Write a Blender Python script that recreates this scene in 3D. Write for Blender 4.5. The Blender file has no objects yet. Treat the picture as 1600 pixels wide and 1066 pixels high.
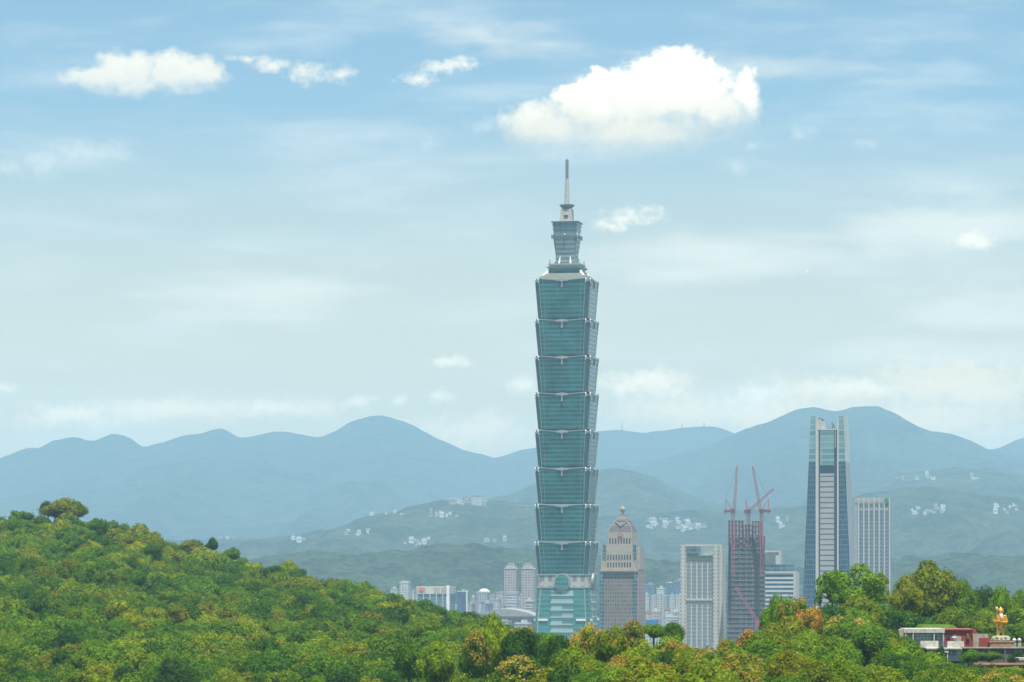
import bpy, math, random
import numpy as np
from mathutils import Vector, noise, Matrix
R = math.radians
sc = bpy.context.scene
col = sc.collection
# ------------------------------------------------------------------ camera
F, HZ, HC = 5130.0, 885.0, 135.0          # focal length in photo pixels, horizon row, eye height (m)
cd = bpy.data.cameras.new('camera'); cam = bpy.data.objects.new('camera', cd); col.objects.link(cam)
cd.lens = 36*F/1600; cd.sensor_width = 36; cd.shift_y = 352/1600
cd.clip_start = 1; cd.clip_end = 90000
cam.location = (0, 0, HC); cam.rotation_euler = (R(90), 0, 0); sc.camera = cam
# ------------------------------------------------------------------ light
SUN_EL, SUN_AZ = 73, 168                  # azimuth clockwise from +Y (view direction): behind the camera, to the right
w = bpy.data.worlds.new('World'); sc.world = w; w.use_nodes = True
wn, wl = w.node_tree.nodes, w.node_tree.links
wn.clear()
w.cycles.sampling_method = 'MANUAL'; w.cycles.sample_map_resolution = 512
sd = bpy.data.lights.new('sun', 'SUN'); sun = bpy.data.objects.new('sun', sd); col.objects.link(sun)
sd.energy = 4.8; sd.angle = R(.5); sd.color = (1, .97, .90)
az, el = R(SUN_AZ), R(SUN_EL)
sdir = Vector((math.sin(az)*math.cos(el), math.cos(az)*math.cos(el), math.sin(el)))
sun.rotation_euler = sdir.to_track_quat('Z', 'Y').to_euler(); sun.location = (0, 0, 500)
sc.view_settings.view_transform = 'Standard'; sc.view_settings.look = 'None'
sc.view_settings.exposure = 0.69; sc.view_settings.gamma = 1
sc.cycles.use_denoising = True
sc.cycles.max_bounces = 4; sc.cycles.diffuse_bounces = 2; sc.cycles.glossy_bounces = 2
sc.cycles.transparent_max_bounces = 8; sc.cycles.volume_bounces = 1
sc.cycles.caustics_reflective = False; sc.cycles.caustics_refractive = False

class NT:
    """small helper for math in a node tree"""
    def __init__(s, tree): s.n, s.l = tree.nodes, tree.links
    def node(s, t, **k):
        o = s.n.new(t)
        for a, b in k.items(): setattr(o, a, b)
        return o
    def put(s, sock, v):
        if isinstance(v, (int, float, tuple, list)):
            if isinstance(v, (tuple, list)) and sock.type == 'RGBA' and len(v) == 3: v = (*v, 1)
            sock.default_value = v
        else: s.l.new(v, sock)
    def m(s, op, a, b=0.0, c=None, clamp=False):
        o = s.node('ShaderNodeMath', operation=op, use_clamp=clamp)
        s.put(o.inputs[0], a); s.put(o.inputs[1], b)
        if c is not None: s.put(o.inputs[2], c)
        return o.outputs[0]
    def v(s, op, a, b=(0, 0, 0)):
        o = s.node('ShaderNodeVectorMath', operation=op)
        s.put(o.inputs[0], a)
        if op != 'LENGTH': s.put(o.inputs[1], b)
        return o.outputs['Value' if op in ('LENGTH', 'DOT_PRODUCT') else 'Vector']
    def noise(s, vec, scale, detail=3, rough=.5, out='Fac'):
        o = s.node('ShaderNodeTexNoise')
        if vec is not None: s.put(o.inputs['Vector'], vec)
        o.inputs['Scale'].default_value = scale; o.inputs['Detail'].default_value = detail
        o.inputs['Roughness'].default_value = rough
        return o.outputs[out]
    def mix(s, f, a, b):
        o = s.node('ShaderNodeMix', data_type='RGBA')
        s.put(o.inputs[0], f); s.put(o.inputs[6], a); s.put(o.inputs[7], b)
        return o.outputs[2]
    def rng(s, v, a, b, c=0.0, d=1.0, smooth=True):
        o = s.node('ShaderNodeMapRange', interpolation_type='SMOOTHSTEP' if smooth else 'LINEAR')
        for i, x in enumerate((v, a, b, c, d)): s.put(o.inputs[i], x)
        return o.outputs[0]
    def comb(s, x, y, z=0.0):
        o = s.node('ShaderNodeCombineXYZ')
        for i, q in enumerate((x, y, z)): s.put(o.inputs[i], q)
        return o.outputs[0]

# ---- the sky: Nishita, and clouds by direction (they stand infinitely far off)
W = NT(w.node_tree)
sky = W.node('ShaderNodeTexSky', sky_type='NISHITA', sun_disc=False)
sky.sun_elevation = el; sky.sun_rotation = az
sky.altitude = 100; sky.air_density = 1.0; sky.dust_density = 1.0; sky.ozone_density = 2.2
tc = W.node('ShaderNodeTexCoord')
sep = W.node('ShaderNodeSeparateXYZ'); wl.new(tc.outputs['Generated'], sep.inputs[0])
dx, dy, dz = sep.outputs
yy = W.m('MAXIMUM', dy, 0.05)
U = W.m('MULTIPLY_ADD', W.m('DIVIDE', dx, yy), F/100, 8.0)            # azimuth, in units of 1.1 degrees
V = W.m('MULTIPLY_ADD', W.m('DIVIDE', dz, yy), -F/100, HZ/100)        # downwards
P = W.comb(U, V)
nz1 = W.noise(P, 1.9, 9, .60)
nz2 = W.noise(W.v('ADD', P, (11, 3, 0)), 6.5, 5, .6)
nzw = W.noise(W.v('MULTIPLY', P, (1, 1.6, 1)), 1.2, 5, .55, 'Color')
Pw = W.v('ADD', P, W.v('MULTIPLY', W.v('SUBTRACT', nzw, (.5, .5, .5)), (.75, .5, 0)))
def field(ells, pw=Pw):
    cur = None
    for cx, cy, rx, ry in ells:
        d = W.v('LENGTH', W.v('MULTIPLY', W.v('SUBTRACT', pw, (cx/100, cy/100, 0)), (100/rx, 100/ry, 0)))
        d = W.m('SUBTRACT', 1.0, d)
        cur = d if cur is None else W.m('SMOOTH_MAX', cur, d, .18)
    return cur
nA, nB = W.m('SUBTRACT', nz1, .5), W.m('SUBTRACT', nz2, .5)
nmix = W.m('ADD', W.m('MULTIPLY', nA, .75), W.m('MULTIPLY', nB, .55))
big = field([(862, 200, 100, 52), (930, 172, 84, 60), (938, 136, 40, 30), (1000, 162, 84, 72), (1066, 144, 86, 76), (1125, 165, 66, 62), (1168, 152, 32, 54), (990, 208, 220, 54)])
edge = W.rng(W.m('ADD', V, W.m('MULTIPLY', U, .12)), 2.4, 3.5, .24, 1.2)
bigA = W.m('MULTIPLY', W.rng(W.m('ADD', big, W.m('MULTIPLY', nmix, .85)), .0, edge), W.rng(W.m('ADD', W.m('ADD', V, W.m('MULTIPLY', U, .06)), W.m('MULTIPLY', nA, 1.2)), 2.75, 3.4, 1, 0))
left = field([(200, 112, 66, 44), (148, 126, 66, 24), (268, 108, 74, 44), (322, 112, 36, 36), (225, 138, 130, 26)])
leftA = W.m('MULTIPLY', W.rng(W.m('ADD', left, W.m('MULTIPLY', nmix, 1.1)), .05, .62), W.m('MULTIPLY', W.rng(W.m('ADD', V, nA), 1.2, 1.62, 1, .0), .95))
wisp = W.m('ADD', W.m('MULTIPLY', nA, .9), W.m('MULTIPLY', nB, 1.7))
left2 = field([(484, 118, 46, 30), (535, 122, 46, 20), (425, 106, 60, 18), (385, 100, 40, 12)])
left2A = W.m('MULTIPLY', W.rng(W.m('ADD', left2, W.m('MULTIPLY', wisp, .8)), .1, 1.15), .95)
sm = field([(648, 122, 44, 22), (702, 104, 74, 20), (104, 650, 90, 26), (420, 632, 50, 16), (4, 608, 30, 20), (702, 563, 44, 18),
            (816, 603, 38, 24), (566, 626, 36, 22), (620, 628, 30, 16), (686, 620, 44, 18), (1018, 600, 110, 28), (975, 612, 60, 18), (994, 340, 70, 26), (960, 352, 50, 18), (1522, 376, 60, 28),
            (1262, 430, 5, 3), (1320, 606, 96, 22), (1180, 615, 90, 22)])
faint = field([(62, 257, 56, 24), (8, 262, 46, 24), (150, 238, 110, 24), (670, 228, 34, 20), (1255, 208, 50, 24), (1146, 258, 34, 22), (1185, 228, 30, 12), (1360, 222, 36, 14), (760, 190, 50, 16)])
faintA = W.m('MULTIPLY', W.rng(W.m('ADD', faint, W.m('MULTIPLY', wisp, 1.0)), .1, 1.3), .22)
smA = W.m('MULTIPLY', W.rng(W.m('ADD', sm, W.m('MULTIPLY', wisp, .8)), .15, 1.05), .62)
low = field([(104, 650, 130, 30), (260, 640, 240, 28), (440, 640, 160, 24), (740, 672, 150, 44), (1010, 604, 100, 26), (1060, 640, 160, 40), (1310, 612, 190, 34), (1500, 605, 240, 60), (1200, 645, 220, 44), (1450, 655, 260, 50)])
lowA = W.m('MULTIPLY', W.rng(W.m('ADD', low, W.m('MULTIPLY', wisp, .7)), .0, 1.0), .48)
# thin streaks of high cloud, pulled out sideways
ci = W.noise(W.v('MULTIPLY', P, (.16, .75, 1)), 1.5, 7, .55)
ci2 = W.noise(W.v('ADD', W.v('MULTIPLY', P, (.3, 1.5, 1)), (5, 9, 0)), 1.0, 6, .6)
cirA = W.m('MULTIPLY', W.rng(W.m('ADD', W.m('MULTIPLY', ci, .6), W.m('MULTIPLY', ci2, .4)), .45, .70), .42)
veil = field([(1290, 615, 330, 45), (1500, 560, 260, 60), (700, 670, 260, 50), (270, 640, 240, 50), (1100, 390, 230, 70), (780, 60, 200, 40), (1150, 110, 260, 40), (420, 450, 260, 60), (1500, 350, 260, 50), (1480, 480, 240, 50)])
veilA = W.m('MULTIPLY', W.rng(W.m('ADD', veil, W.m('MULTIPLY', W.m('SUBTRACT', ci, .5), 2.6)), .0, 1.1), .5)
skyc = W.v('MULTIPLY', sky.outputs[0], (.80, .96, .97))
def over(base, alpha, colr): return W.mix(W.m('MULTIPLY', alpha, W.m('GREATER_THAN', dy, .1)), base, colr)
K = 8.6
hzA = W.m('MULTIPLY', W.rng(V, 1.6, 7.0, 0, 1, False), .86)
c = over(skyc, hzA, (1.02*K, .82*K, .50*K))
c = over(c, cirA, (.95*K, .97*K, .92*K))
c = over(c, veilA, (1.1*K, 1.03*K, .86*K))
c = over(c, lowA, (1.75*K, 1.32*K, .78*K))
c = over(c, faintA, (1.35*K, 1.28*K, 1.1*K))
c = over(c, smA, (1.45*K, 1.28*K, .98*K))
lit = W.rng(W.m('ADD', W.m('MULTIPLY', nz1, .9), W.m('MULTIPLY', V, -.55)), -.45, .05)
lfc = W.mix(lit, (.88*K, .85*K, .75*K), (1.06*K, .99*K, .83*K)); c = over(c, leftA, lfc); c = over(c, left2A, lfc)
lit2 = W.rng(W.m('ADD', W.m('MULTIPLY', nz1, .9), W.m('MULTIPLY', V, -.85)), -1.25, -.55)
c = over(c, bigA, W.mix(lit2, (.95*K, .88*K, .72*K), (1.3*K, 1.2*K, 1.0*K)))
bg = W.node('ShaderNodeBackground'); bg.inputs[1].default_value = 0.081
wl.new(c, bg.inputs[0])
wo = W.node('ShaderNodeOutputWorld'); wl.new(bg.outputs[0], wo.inputs[0])

# ------------------------------------------------------------------ helpers
def X(px, Y): return (px-800)/F*Y
def Z(py, Y): return HC+(HZ-py)/F*Y
def tag(o, label=None, cat=None, group=None, kind=None):
    if label: o['label'] = label
    if cat: o['category'] = cat
    if group: o['group'] = group
    if kind: o['kind'] = kind
    return o
def empty(name, loc=(0, 0, 0), rz=0, label=None, cat=None, group=None):
    o = bpy.data.objects.new(name, None); col.objects.link(o)
    o.location = loc; o.rotation_euler = (0, 0, rz); o.empty_display_size = 1
    return tag(o, label, cat, group)

class MB:
    def __init__(s): s.v, s.f, s.uv, s.mi, s.sm = [], [], [], [], []
    def face(s, pts, uv=None, mi=0, smooth=False):
        i = len(s.v); s.v += [tuple(p) for p in pts]; s.f.append(list(range(i, i+len(pts))))
        s.uv += uv if uv else [(0, 0)]*len(pts); s.mi.append(mi); s.sm.append(smooth)
    def prism(s, pb, pt, mi=0, cap=True, base=False):
        """pb, pt: matching rings of 3D points, counter-clockwise seen from above"""
        n = len(pb)
        for i in range(n):
            j = (i+1) % n
            a, b, c2, d = pb[i], pb[j], pt[j], pt[i]
            lb = math.dist(a, b)/2; lt = math.dist(d, c2)/2
            s.face([a, b, c2, d], [(-lb, a[2]), (lb, b[2]), (lt, c2[2]), (-lt, d[2])], mi)
        if cap: s.face(list(pt), [(p[0], p[1]) for p in pt], mi)
        if base: s.face(list(reversed(pb)), None, mi)
        return s
    def box(s, x0, x1, y0, y1, z0, z1, mi=0):
        r = [(x0, y0), (x1, y0), (x1, y1), (x0, y1)]
        return s.prism([(a, b, z0) for a, b in r], [(a, b, z1) for a, b in r], mi, base=True)
    def tube(s, p, q, r0, r1=None, n=6, mi=0, caps=True):
        r1 = r0 if r1 is None else r1
        p, q = Vector(p), Vector(q); d = (q-p).normalized()
        a = d.orthogonal().normalized(); b = d.cross(a)
        A = [p+(a*math.cos(t)+b*math.sin(t))*r0 for t in [i*2*math.pi/n for i in range(n)]]
        B = [q+(a*math.cos(t)+b*math.sin(t))*r1 for t in [i*2*math.pi/n for i in range(n)]]
        for i in range(n):
            j = (i+1) % n; s.face([A[i], A[j], B[j], B[i]], None, mi, n > 5)
        if caps: s.face(B, None, mi); s.face(A[::-1], None, mi)
        return s
    def lathe(s, prof, c=(0, 0, 0), n=16, mi=0, sx=1, sy=1, smooth=True):
        rings = [[(c[0]+r*sx*math.cos(t), c[1]+r*sy*math.sin(t), c[2]+z) for t in [i*2*math.pi/n for i in range(n)]] for r, z in prof]
        for A, B in zip(rings, rings[1:]):
            for i in range(n):
                j = (i+1) % n; s.face([A[i], A[j], B[j], B[i]], [(i/n*20, A[i][2]), ((i+1)/n*20, A[j][2]), ((i+1)/n*20, B[j][2]), (i/n*20, B[i][2])], mi, smooth)
        s.face(rings[-1], None, mi); s.face(rings[0][::-1], None, mi)
        return s
    def poly_y(s, pts, y0, y1, mi=0):
        """polygon in the xz plane (counter-clockwise seen from -Y), pushed from y0 back to y1"""
        a = [(x, y0, z) for x, z in pts]; b = [(x, y1, z) for x, z in pts]
        s.face(a, [(p[0], p[2]) for p in a], mi)
        s.face(b[::-1], [(-p[0], p[2]) for p in b[::-1]], mi)
        n = len(pts)
        for i in range(n):
            j = (i+1) % n
            s.face([a[j], a[i], b[i], b[j]], [(q[1], q[2]) for q in (a[j], a[i], b[i], b[j])], mi)
        return s
    def split(s, name, mats, parent=None, kids=None):
        """each separate piece becomes an object of its own"""
        par = list(range(len(s.f))); seen = {}
        def find(a):
            while par[a] != a: par[a] = par[par[a]]; a = par[a]
            return a
        for i, f in enumerate(s.f):
            for k in f:
                key = tuple(round(q, 3) for q in s.v[k])
                if key in seen: par[find(i)] = find(seen[key])
                else: seen[key] = i
        grp = {}; off = 0; offs = []
        for f in s.f: offs.append(off); off += len(f)
        for i in range(len(s.f)): grp.setdefault(find(i), []).append(i)
        out = []
        gs = list(grp.values())
        if len(gs) > 100: gs = gs[:100]+[sum(gs[100:], [])]
        for gi_, g_ in enumerate(gs):
            b = MB()
            for i in g_: b.face([s.v[k] for k in s.f[i]], [s.uv[offs[i]+q] for q in range(len(s.f[i]))], s.mi[i], s.sm[i])
            out.append(b.build(name, mats, parent))
            if gi_ == 100: tag(out[-1], kind='stuff')
        return out
    def build(s, name, mats, parent=None, loc=None):
        me = bpy.data.meshes.new(name); me.from_pydata(s.v, [], s.f)
        uvl = me.uv_layers.new(name='UVMap')
        uvl.data.foreach_set('uv', np.array(s.uv, dtype=np.float32).ravel())
        if not isinstance(mats, (list, tuple)): mats = [mats]
        for m in mats: me.materials.append(m)
        me.polygons.foreach_set('material_index', s.mi); me.polygons.foreach_set('use_smooth', s.sm)
        me.update()
        o = bpy.data.objects.new(name, me); col.objects.link(o)
        if parent: o.parent = parent
        if loc: o.location = loc
        return o

def copy_tree(o, parent=None):
    c2 = o.copy(); col.objects.link(c2)
    if parent: c2.parent = parent
    for ch in list(o.children): copy_tree(ch, c2)
    return c2

def mat(name, colr, rough=.7, metal=0.0, var=.12, scale=.3, spec=.4, bump=0.0):
    m = bpy.data.materials.new(name); m.use_nodes = True
    N = NT(m.node_tree); b = m.node_tree.nodes['Principled BSDF']
    g = N.node('ShaderNodeNewGeometry').outputs['Position']
    n1 = N.noise(g, scale, 5, .6)
    k = N.rng(n1, .3, .7, 1-var, 1+var)
    N.put(b.inputs['Base Color'], N.v('MULTIPLY', colr, N.comb(k, k, k)))
    b.inputs['Roughness'].default_value = rough; b.inputs['Metallic'].default_value = metal
    b.inputs['Specular IOR Level'].default_value = spec
    return m

def facade(name, wall, glass, cw, ch, fu=.2, v0=.25, v1=.85, rough=.25, wrough=.7, glass2=None, spec=.6, metal=0.0, uoff=0.0, voff=0.0, thr=.5, bay=None, wmetal=0.0, kv=.08):
    """window grid in metres: cells cw x ch; window where fu < u < 1-fu and v0 < v < v1"""
    m = bpy.data.materials.new(name); m.use_nodes = True
    N = NT(m.node_tree); b = m.node_tree.nodes['Principled BSDF']
    uvn = N.node('ShaderNodeUVMap'); uvn.uv_map = 'UVMap'
    sp = N.node('ShaderNodeSeparateXYZ'); N.l.new(uvn.outputs[0], sp.inputs[0])
    u = N.m('DIVIDE', N.m('ADD', sp.outputs[0], 500*cw+uoff), cw); v = N.m('DIVIDE', N.m('ADD', sp.outputs[1], voff), ch)
    fu_, fv = N.m('FRACT', u), N.m('FRACT', v)
    wu = N.m('MULTIPLY', N.m('GREATER_THAN', fu_, fu), N.m('LESS_THAN', fu_, 1-fu))
    wv = N.m('MULTIPLY', N.m('GREATER_THAN', fv, v0), N.m('LESS_THAN', fv, v1))
    win = N.m('MULTIPLY', wu, wv)
    wnz = N.node('ShaderNodeTexWhiteNoise', noise_dimensions='2D')
    N.l.new(N.comb(N.m('FLOOR', N.m('DIVIDE', u, bay or 1)), N.m('FLOOR', v)), wnz.inputs['Vector'])
    g = N.node('ShaderNodeNewGeometry').outputs['Position']
    k = N.rng(N.noise(g, .045, 5, .65), .32, .68, 1-kv, 1+kv)
    gl = N.mix(N.m('GREATER_THAN', wnz.outputs[0], thr), glass, glass2 or tuple(q*1.6 for q in glass))
    cc = N.mix(win, wall, gl)
    N.put(b.inputs['Base Color'], N.v('MULTIPLY', cc, N.comb(k, k, k)))
    N.put(b.inputs['Roughness'], N.rng(win, 0, 1, wrough, rough))
    N.put(b.inputs['Metallic'], N.rng(win, 0, 1, wmetal, metal))
    b.inputs['Specular IOR Level'].default_value = spec
    return m

def itp(x, tab):
    if x <= tab[0][0]: return tab[0][1]
    for (a, b), (c2, d) in zip(tab, tab[1:]):
        if x <= c2:
            t = (x-a)/(c2-a); return b+(d-b)*t
    return tab[-1][1]
def sitp(x, tab):
    """Catmull-Rom through the table"""
    if x <= tab[0][0]: return tab[0][1]
    if x >= tab[-1][0]: return tab[-1][1]
    for i in range(len(tab)-1):
        if x <= tab[i+1][0]:
            x0, y0 = tab[i]; x1, y1 = tab[i+1]
            ym = tab[i-1] if i else tab[i]; yp = tab[i+2] if i+2 < len(tab) else tab[i+1]
            m0 = (y1-ym[1])/(x1-ym[0]); m1 = (yp[1]-y0)/(yp[0]-x0)
            h = x1-x0; t = (x-x0)/h; t2, t3 = t*t, t*t*t
            return (2*t3-3*t2+1)*y0+(t3-2*t2+t)*h*m0+(-2*t3+3*t2)*y1+(t3-t2)*h*m1
def grid_mesh(name, xs, ys, hf, m, smooth=True):
    vv = [(x, y, hf(x, y)) for y in ys for x in xs]; nx = len(xs)
    ff = [(j*nx+i, j*nx+i+1, (j+1)*nx+i+1, (j+1)*nx+i) for j in range(len(ys)-1) for i in range(nx-1)]
    me = bpy.data.meshes.new(name); me.from_pydata(vv, [], ff); me.materials.append(m)
    me.polygons.foreach_set('use_smooth', [smooth]*len(ff)); me.update()
    o = bpy.data.objects.new(name, me); col.objects.link(o); return o

# ------------------------------------------------------------------ terrain
def forest_mat(name, c1, c2, s1, s2, bump):
    m = bpy.data.materials.new(name); m.use_nodes = True
    N = NT(m.node_tree); b = m.node_tree.nodes['Principled BSDF']
    g = N.node('ShaderNodeNewGeometry').outputs['Position']
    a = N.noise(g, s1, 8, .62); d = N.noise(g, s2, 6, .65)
    f = N.rng(N.m('ADD', N.m('MULTIPLY', a, .5), N.m('MULTIPLY', d, .5)), .40, .61)  # mottle contrast raised in the colour to stand in for weak relief shading
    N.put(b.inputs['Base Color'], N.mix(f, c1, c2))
    b.inputs['Roughness'].default_value = .9; b.inputs['Specular IOR Level'].default_value = .1
    bp = N.node('ShaderNodeBump'); bp.inputs['Strength'].default_value = 1; bp.inputs['Distance'].default_value = bump
    N.l.new(N.m('ADD', d, N.m('MULTIPLY', a, 2)), bp.inputs['Height']); N.l.new(bp.outputs[0], b.inputs['Normal'])
    return m
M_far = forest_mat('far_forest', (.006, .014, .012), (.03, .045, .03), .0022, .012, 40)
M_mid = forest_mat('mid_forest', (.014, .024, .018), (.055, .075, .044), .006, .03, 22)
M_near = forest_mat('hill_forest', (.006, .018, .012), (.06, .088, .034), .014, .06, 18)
M_city = forest_mat('city_ground', (.10, .11, .10), (.20, .20, .18), .004, .03, 0)
ground = grid_mesh('ground', [-16000, 0, 16000], [-1500, 0, 5000, 22000], lambda x, y: 0, M_city); tag(ground, kind='structure')

def range_fn(Yr, front, back, tab, seed, amp):
    def h(x, y):
        px = x/Yr*F+800
        top = Z(sitp(px, tab), Yr)+amp[3]*noise.fractal(Vector((x/amp[0]*9, seed, y/amp[0]*5)), .8, 2.1, 4)
        t = (y-(Yr-front))/front if y <= Yr else 1-(y-Yr)/back
        t = max(0.0, min(1.0, t))
        # spurs run down towards the viewer
        e = noise.fractal(Vector((x/amp[0]+seed, y/(amp[0]*2.2), seed)), .9, 2.1, 5)
        e2 = noise.fractal(Vector((x/amp[0]*3+seed, y/amp[0]*1.5, seed*2)), .9, 2.1, 4)
        k = 4*t*(1-t)
        g = t**1.25
        return top*g*(1+amp[1]*k*e)+amp[2]*k*e2*1.0
    return h
def lin(a, b, n): return [a+(b-a)*i/(n-1) for i in range(n)]
far_tab = [(-500, 760), (-100, 745), (0, 717), (45, 697), (60, 699), (85, 688), (115, 683), (145, 688), (165, 680), (180, 677), (200, 682), (228, 697), (275, 684), (310, 679), (345, 671), (375, 683), (400, 680),
           (430, 675), (470, 677), (495, 683), (520, 676), (550, 660), (572, 652), (592, 651), (620, 655), (650, 668), (680, 683), (720, 699), (775, 714), (800, 711), (830, 706), (880, 712), (960, 730), (1100, 760), (1300, 800), (2000, 830)]
back_tab = [(600, 760), (830, 700), (880, 682), (935, 674), (970, 671), (1000, 675), (1050, 671), (1110, 668), (1145, 677), (1200, 700), (1400, 720), (1520, 702), (1555, 700), (1580, 691), (1610, 684), (1700, 680), (2100, 720)]
big_tab = [(800, 790), (950, 745), (1050, 712), (1100, 700), (1145, 678), (1180, 666), (1210, 656), (1240, 642), (1268, 637), (1290, 641), (1310, 640), (1335, 636), (1365, 634), (1392, 643), (1420, 660), (1440, 668), (1470, 676), (1500, 685), (1530, 695), (1560, 708), (1600, 716), (1800, 745), (2200, 780)]
mid_tab = [(-600, 850), (200, 850), (600, 820), (780, 775), (850, 748), (900, 737), (950, 731), (990, 738), (1030, 752), (1060, 764), (1110, 784), (1200, 790), (1320, 768), (1400, 742), (1480, 732), (1530, 731), (1570, 737), (1620, 746), (1900, 760), (2300, 800)]
foot_tab = [(-700, 850), (100, 848), (330, 842), (430, 838), (520, 824), (580, 806), (640, 796), (700, 787), (760, 784), (830, 786), (900, 800), (960, 806), (1010, 802), (1080, 796), (1140, 800), (1250, 790), (1340, 775), (1420, 762), (1500, 766), (1600, 780), (2200, 800)]
near_tab = [(-900, 900), (200, 895), (380, 878), (430, 866), (500, 861), (560, 865), (640, 857), (700, 849), (760, 853), (830, 858), (935, 868), (1010, 874), (1090, 880), (1200, 888), (1330, 880), (1430, 870), (1520, 866), (1600, 868), (1800, 860), (2500, 860)]
H_far = range_fn(19000, 6500, 3500, far_tab, 3.1, (1500, .34, 120, 11))
H_back = range_fn(19800, 5000, 2500, back_tab, 7.7, (1500, .2, 50, 10))
H_big = range_fn(17000, 6000, 4000, big_tab, 5.3, (1400, .36, 120, 11))
H_mid = range_fn(12500, 3500, 3500, mid_tab, 1.9, (900, .34, 70, 9))
H_foot = range_fn(9800, 2800, 3000, foot_tab, 9.2, (650, .34, 50, 8))
H_near = range_fn(6600, 1200, 2200, near_tab, 4.4, (330, .36, 30, 6))
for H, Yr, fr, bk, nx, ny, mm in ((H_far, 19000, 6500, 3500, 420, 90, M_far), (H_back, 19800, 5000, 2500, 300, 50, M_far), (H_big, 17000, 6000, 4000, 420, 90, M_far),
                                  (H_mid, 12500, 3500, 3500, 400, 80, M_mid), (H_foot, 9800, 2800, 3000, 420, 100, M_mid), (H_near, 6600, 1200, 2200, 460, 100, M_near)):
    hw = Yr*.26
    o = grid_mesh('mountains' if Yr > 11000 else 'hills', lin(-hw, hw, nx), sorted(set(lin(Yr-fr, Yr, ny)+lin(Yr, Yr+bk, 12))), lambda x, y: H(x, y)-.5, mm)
    tag(o, kind='structure')

# the two wooded slopes near the viewer. per column: px, Y where canopy meets frame bottom, ridge Y, canopy row at the ridge
COLS = [(-500, 720, 1600, 830), (-100, 720, 1560, 812), (0, 720, 1550, 810), (60, 720, 1540, 806), (110, 720, 1530, 806), (160, 720, 1520, 812), (200, 720, 1500, 822), (250, 720, 1480, 842), (330, 720, 1450, 863), (420, 700, 1400, 884),
        (500, 690, 1350, 902), (580, 680, 1300, 921), (640, 660, 1250, 937), (700, 640, 1200, 953), (755, 600, 1100, 972), (800, 540, 760, 992), (850, 500, 660, 1000), (950, 480, 640, 1000), (1030, 470, 640, 998),
        (1080, 460, 620, 1010), (1130, 450, 600, 1022), (1180, 450, 620, 1006), (1230, 460, 700, 970), (1290, 480, 760, 958), (1350, 480, 800, 950), (1450, 490, 850, 950), (1600, 500, 860, 955), (2100, 500, 900, 960)]
TH = 8.0
CPX = np.array([c2[0] for c2 in COLS], float); CT = np.array([c2[1:] for c2 in COLS], float)
TERR = (X(1385, 748), 140.0, 744.0, 800.0, Z(1012, 748))      # the terrace of the hillside shrine: x0, x1, y0, y1, height
def G(x, y, terrace=True):
    px = x/max(y, 330.0)*F+800
    Y0, Yr, pr = (float(np.interp(px, CPX, CT[:, k])) for k in range(3))
    n = noise.fractal(Vector((x/70, y/70, 2.5)), .9, 2, 4)
    if y < Y0:
        zb = Z(1066, Y0)-TH
        t = max(0.0, y/Y0); z = zb+(HC-3-zb)*(1-t)**1.6-10*math.sin(math.pi*t)
    elif y <= Yr:
        t = (y-Y0)/(Yr-Y0); p = 1066+(pr-1066)*(t**.8); z = Z(p, y)-TH
        z += n*3.5*math.sin(math.pi*t)
    else:
        z = Z(pr, Yr)-TH; d = y-Yr
        z = z-d*.02-z*min(1.0, (d/900))**1.3
        z = max(z, -3)
    if terrace:
        x0, x1, y0, y1, zt = TERR
        wx = min(1, max(0, (x-x0+10)/10)); 
        if y >= y0: wy = min(1, max(0, (y1+12-y)/12))
        else: wy = 0; z = z-(min(1, max(0, (y-y0+60)/40))*max(0, z-(zt-9)))*wx
        k = wx*wy; z = z*(1-k)+zt*k
    return z
M_under = forest_mat('undergrowth', (.012, .03, .008), (.05, .09, .018), .06, .5, .5)
slope = grid_mesh('hillside', lin(-520, 420, 250), lin(-30, 700, 130)+[736, 740, 743.9, 744.1, 748]+lin(752, 1600, 140)+lin(1620, 2500, 30), lambda x, y: G(x, y), M_under)
tag(slope, kind='structure')

# ------------------------------------------------------------------ the great tower
class Bld:
    """a building whose front (-Y side) is drawn from photo rows and columns at distance Y, then turned by rot"""
    def __init__(s, name, px0, Y, rot, label, group=None, cat='building', D=0):
        s.s = F/Y; s.px0 = px0; s.Y = Y; s.cr = math.cos(rot)
        s.root = empty(name, (X(px0, Y)+D*math.sin(rot), Y+D, 0), -rot, label, cat, group)
    def x(s, px): return (px-s.px0)/s.s/s.cr
    def z(s, py): return HC+(HZ-py)/s.s
    def box(s, name, m, px0, px1, py0, py1, y0, y1, parent=None, mb=None):
        b = mb or MB(); b.box(s.x(px0), s.x(px1), y0, y1, s.z(py1) if py1 is not None else -1, s.z(py0))
        return b if mb else b.build(name, m, parent or s.root)
    def panel(s, name, m, pts, y0, y1, parent=None):
        q = [(s.x(a), s.z(b) if b is not None else -1) for a, b in pts]
        ar = sum(q[i][0]*q[(i+1) % len(q)][1]-q[(i+1) % len(q)][0]*q[i][1] for i in range(len(q)))
        if ar < 0: q = q[::-1]
        return MB().poly_y(q, y0, y1).build(name, m, parent or s.root)
def windows(root, rects, y, m, name='window', d=.25):
    """rects: (x0,x1,z0,z1) local metres; the first hundred are parts of their own"""
    cache = {}
    for r in rects[:100]:
        k = (round(r[1]-r[0], 2), round(r[3]-r[2], 2))
        if k not in cache:
            cache[k] = MB().box(-k[0]/2, k[0]/2, -d, .1, 0, k[1]).build(name, m, root); o = cache[k]
        else:
            o = cache[k].copy(); col.objects.link(o); o.parent = root
        o.location = ((r[0]+r[1])/2, y, r[2])
    if len(rects) > 100:
        b = MB()
        for r in rects[100:]: b.box(r[0], r[1], y-d, y+.1, r[2], r[3])
        tag(b.build(name, m, root), kind='stuff')

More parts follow.
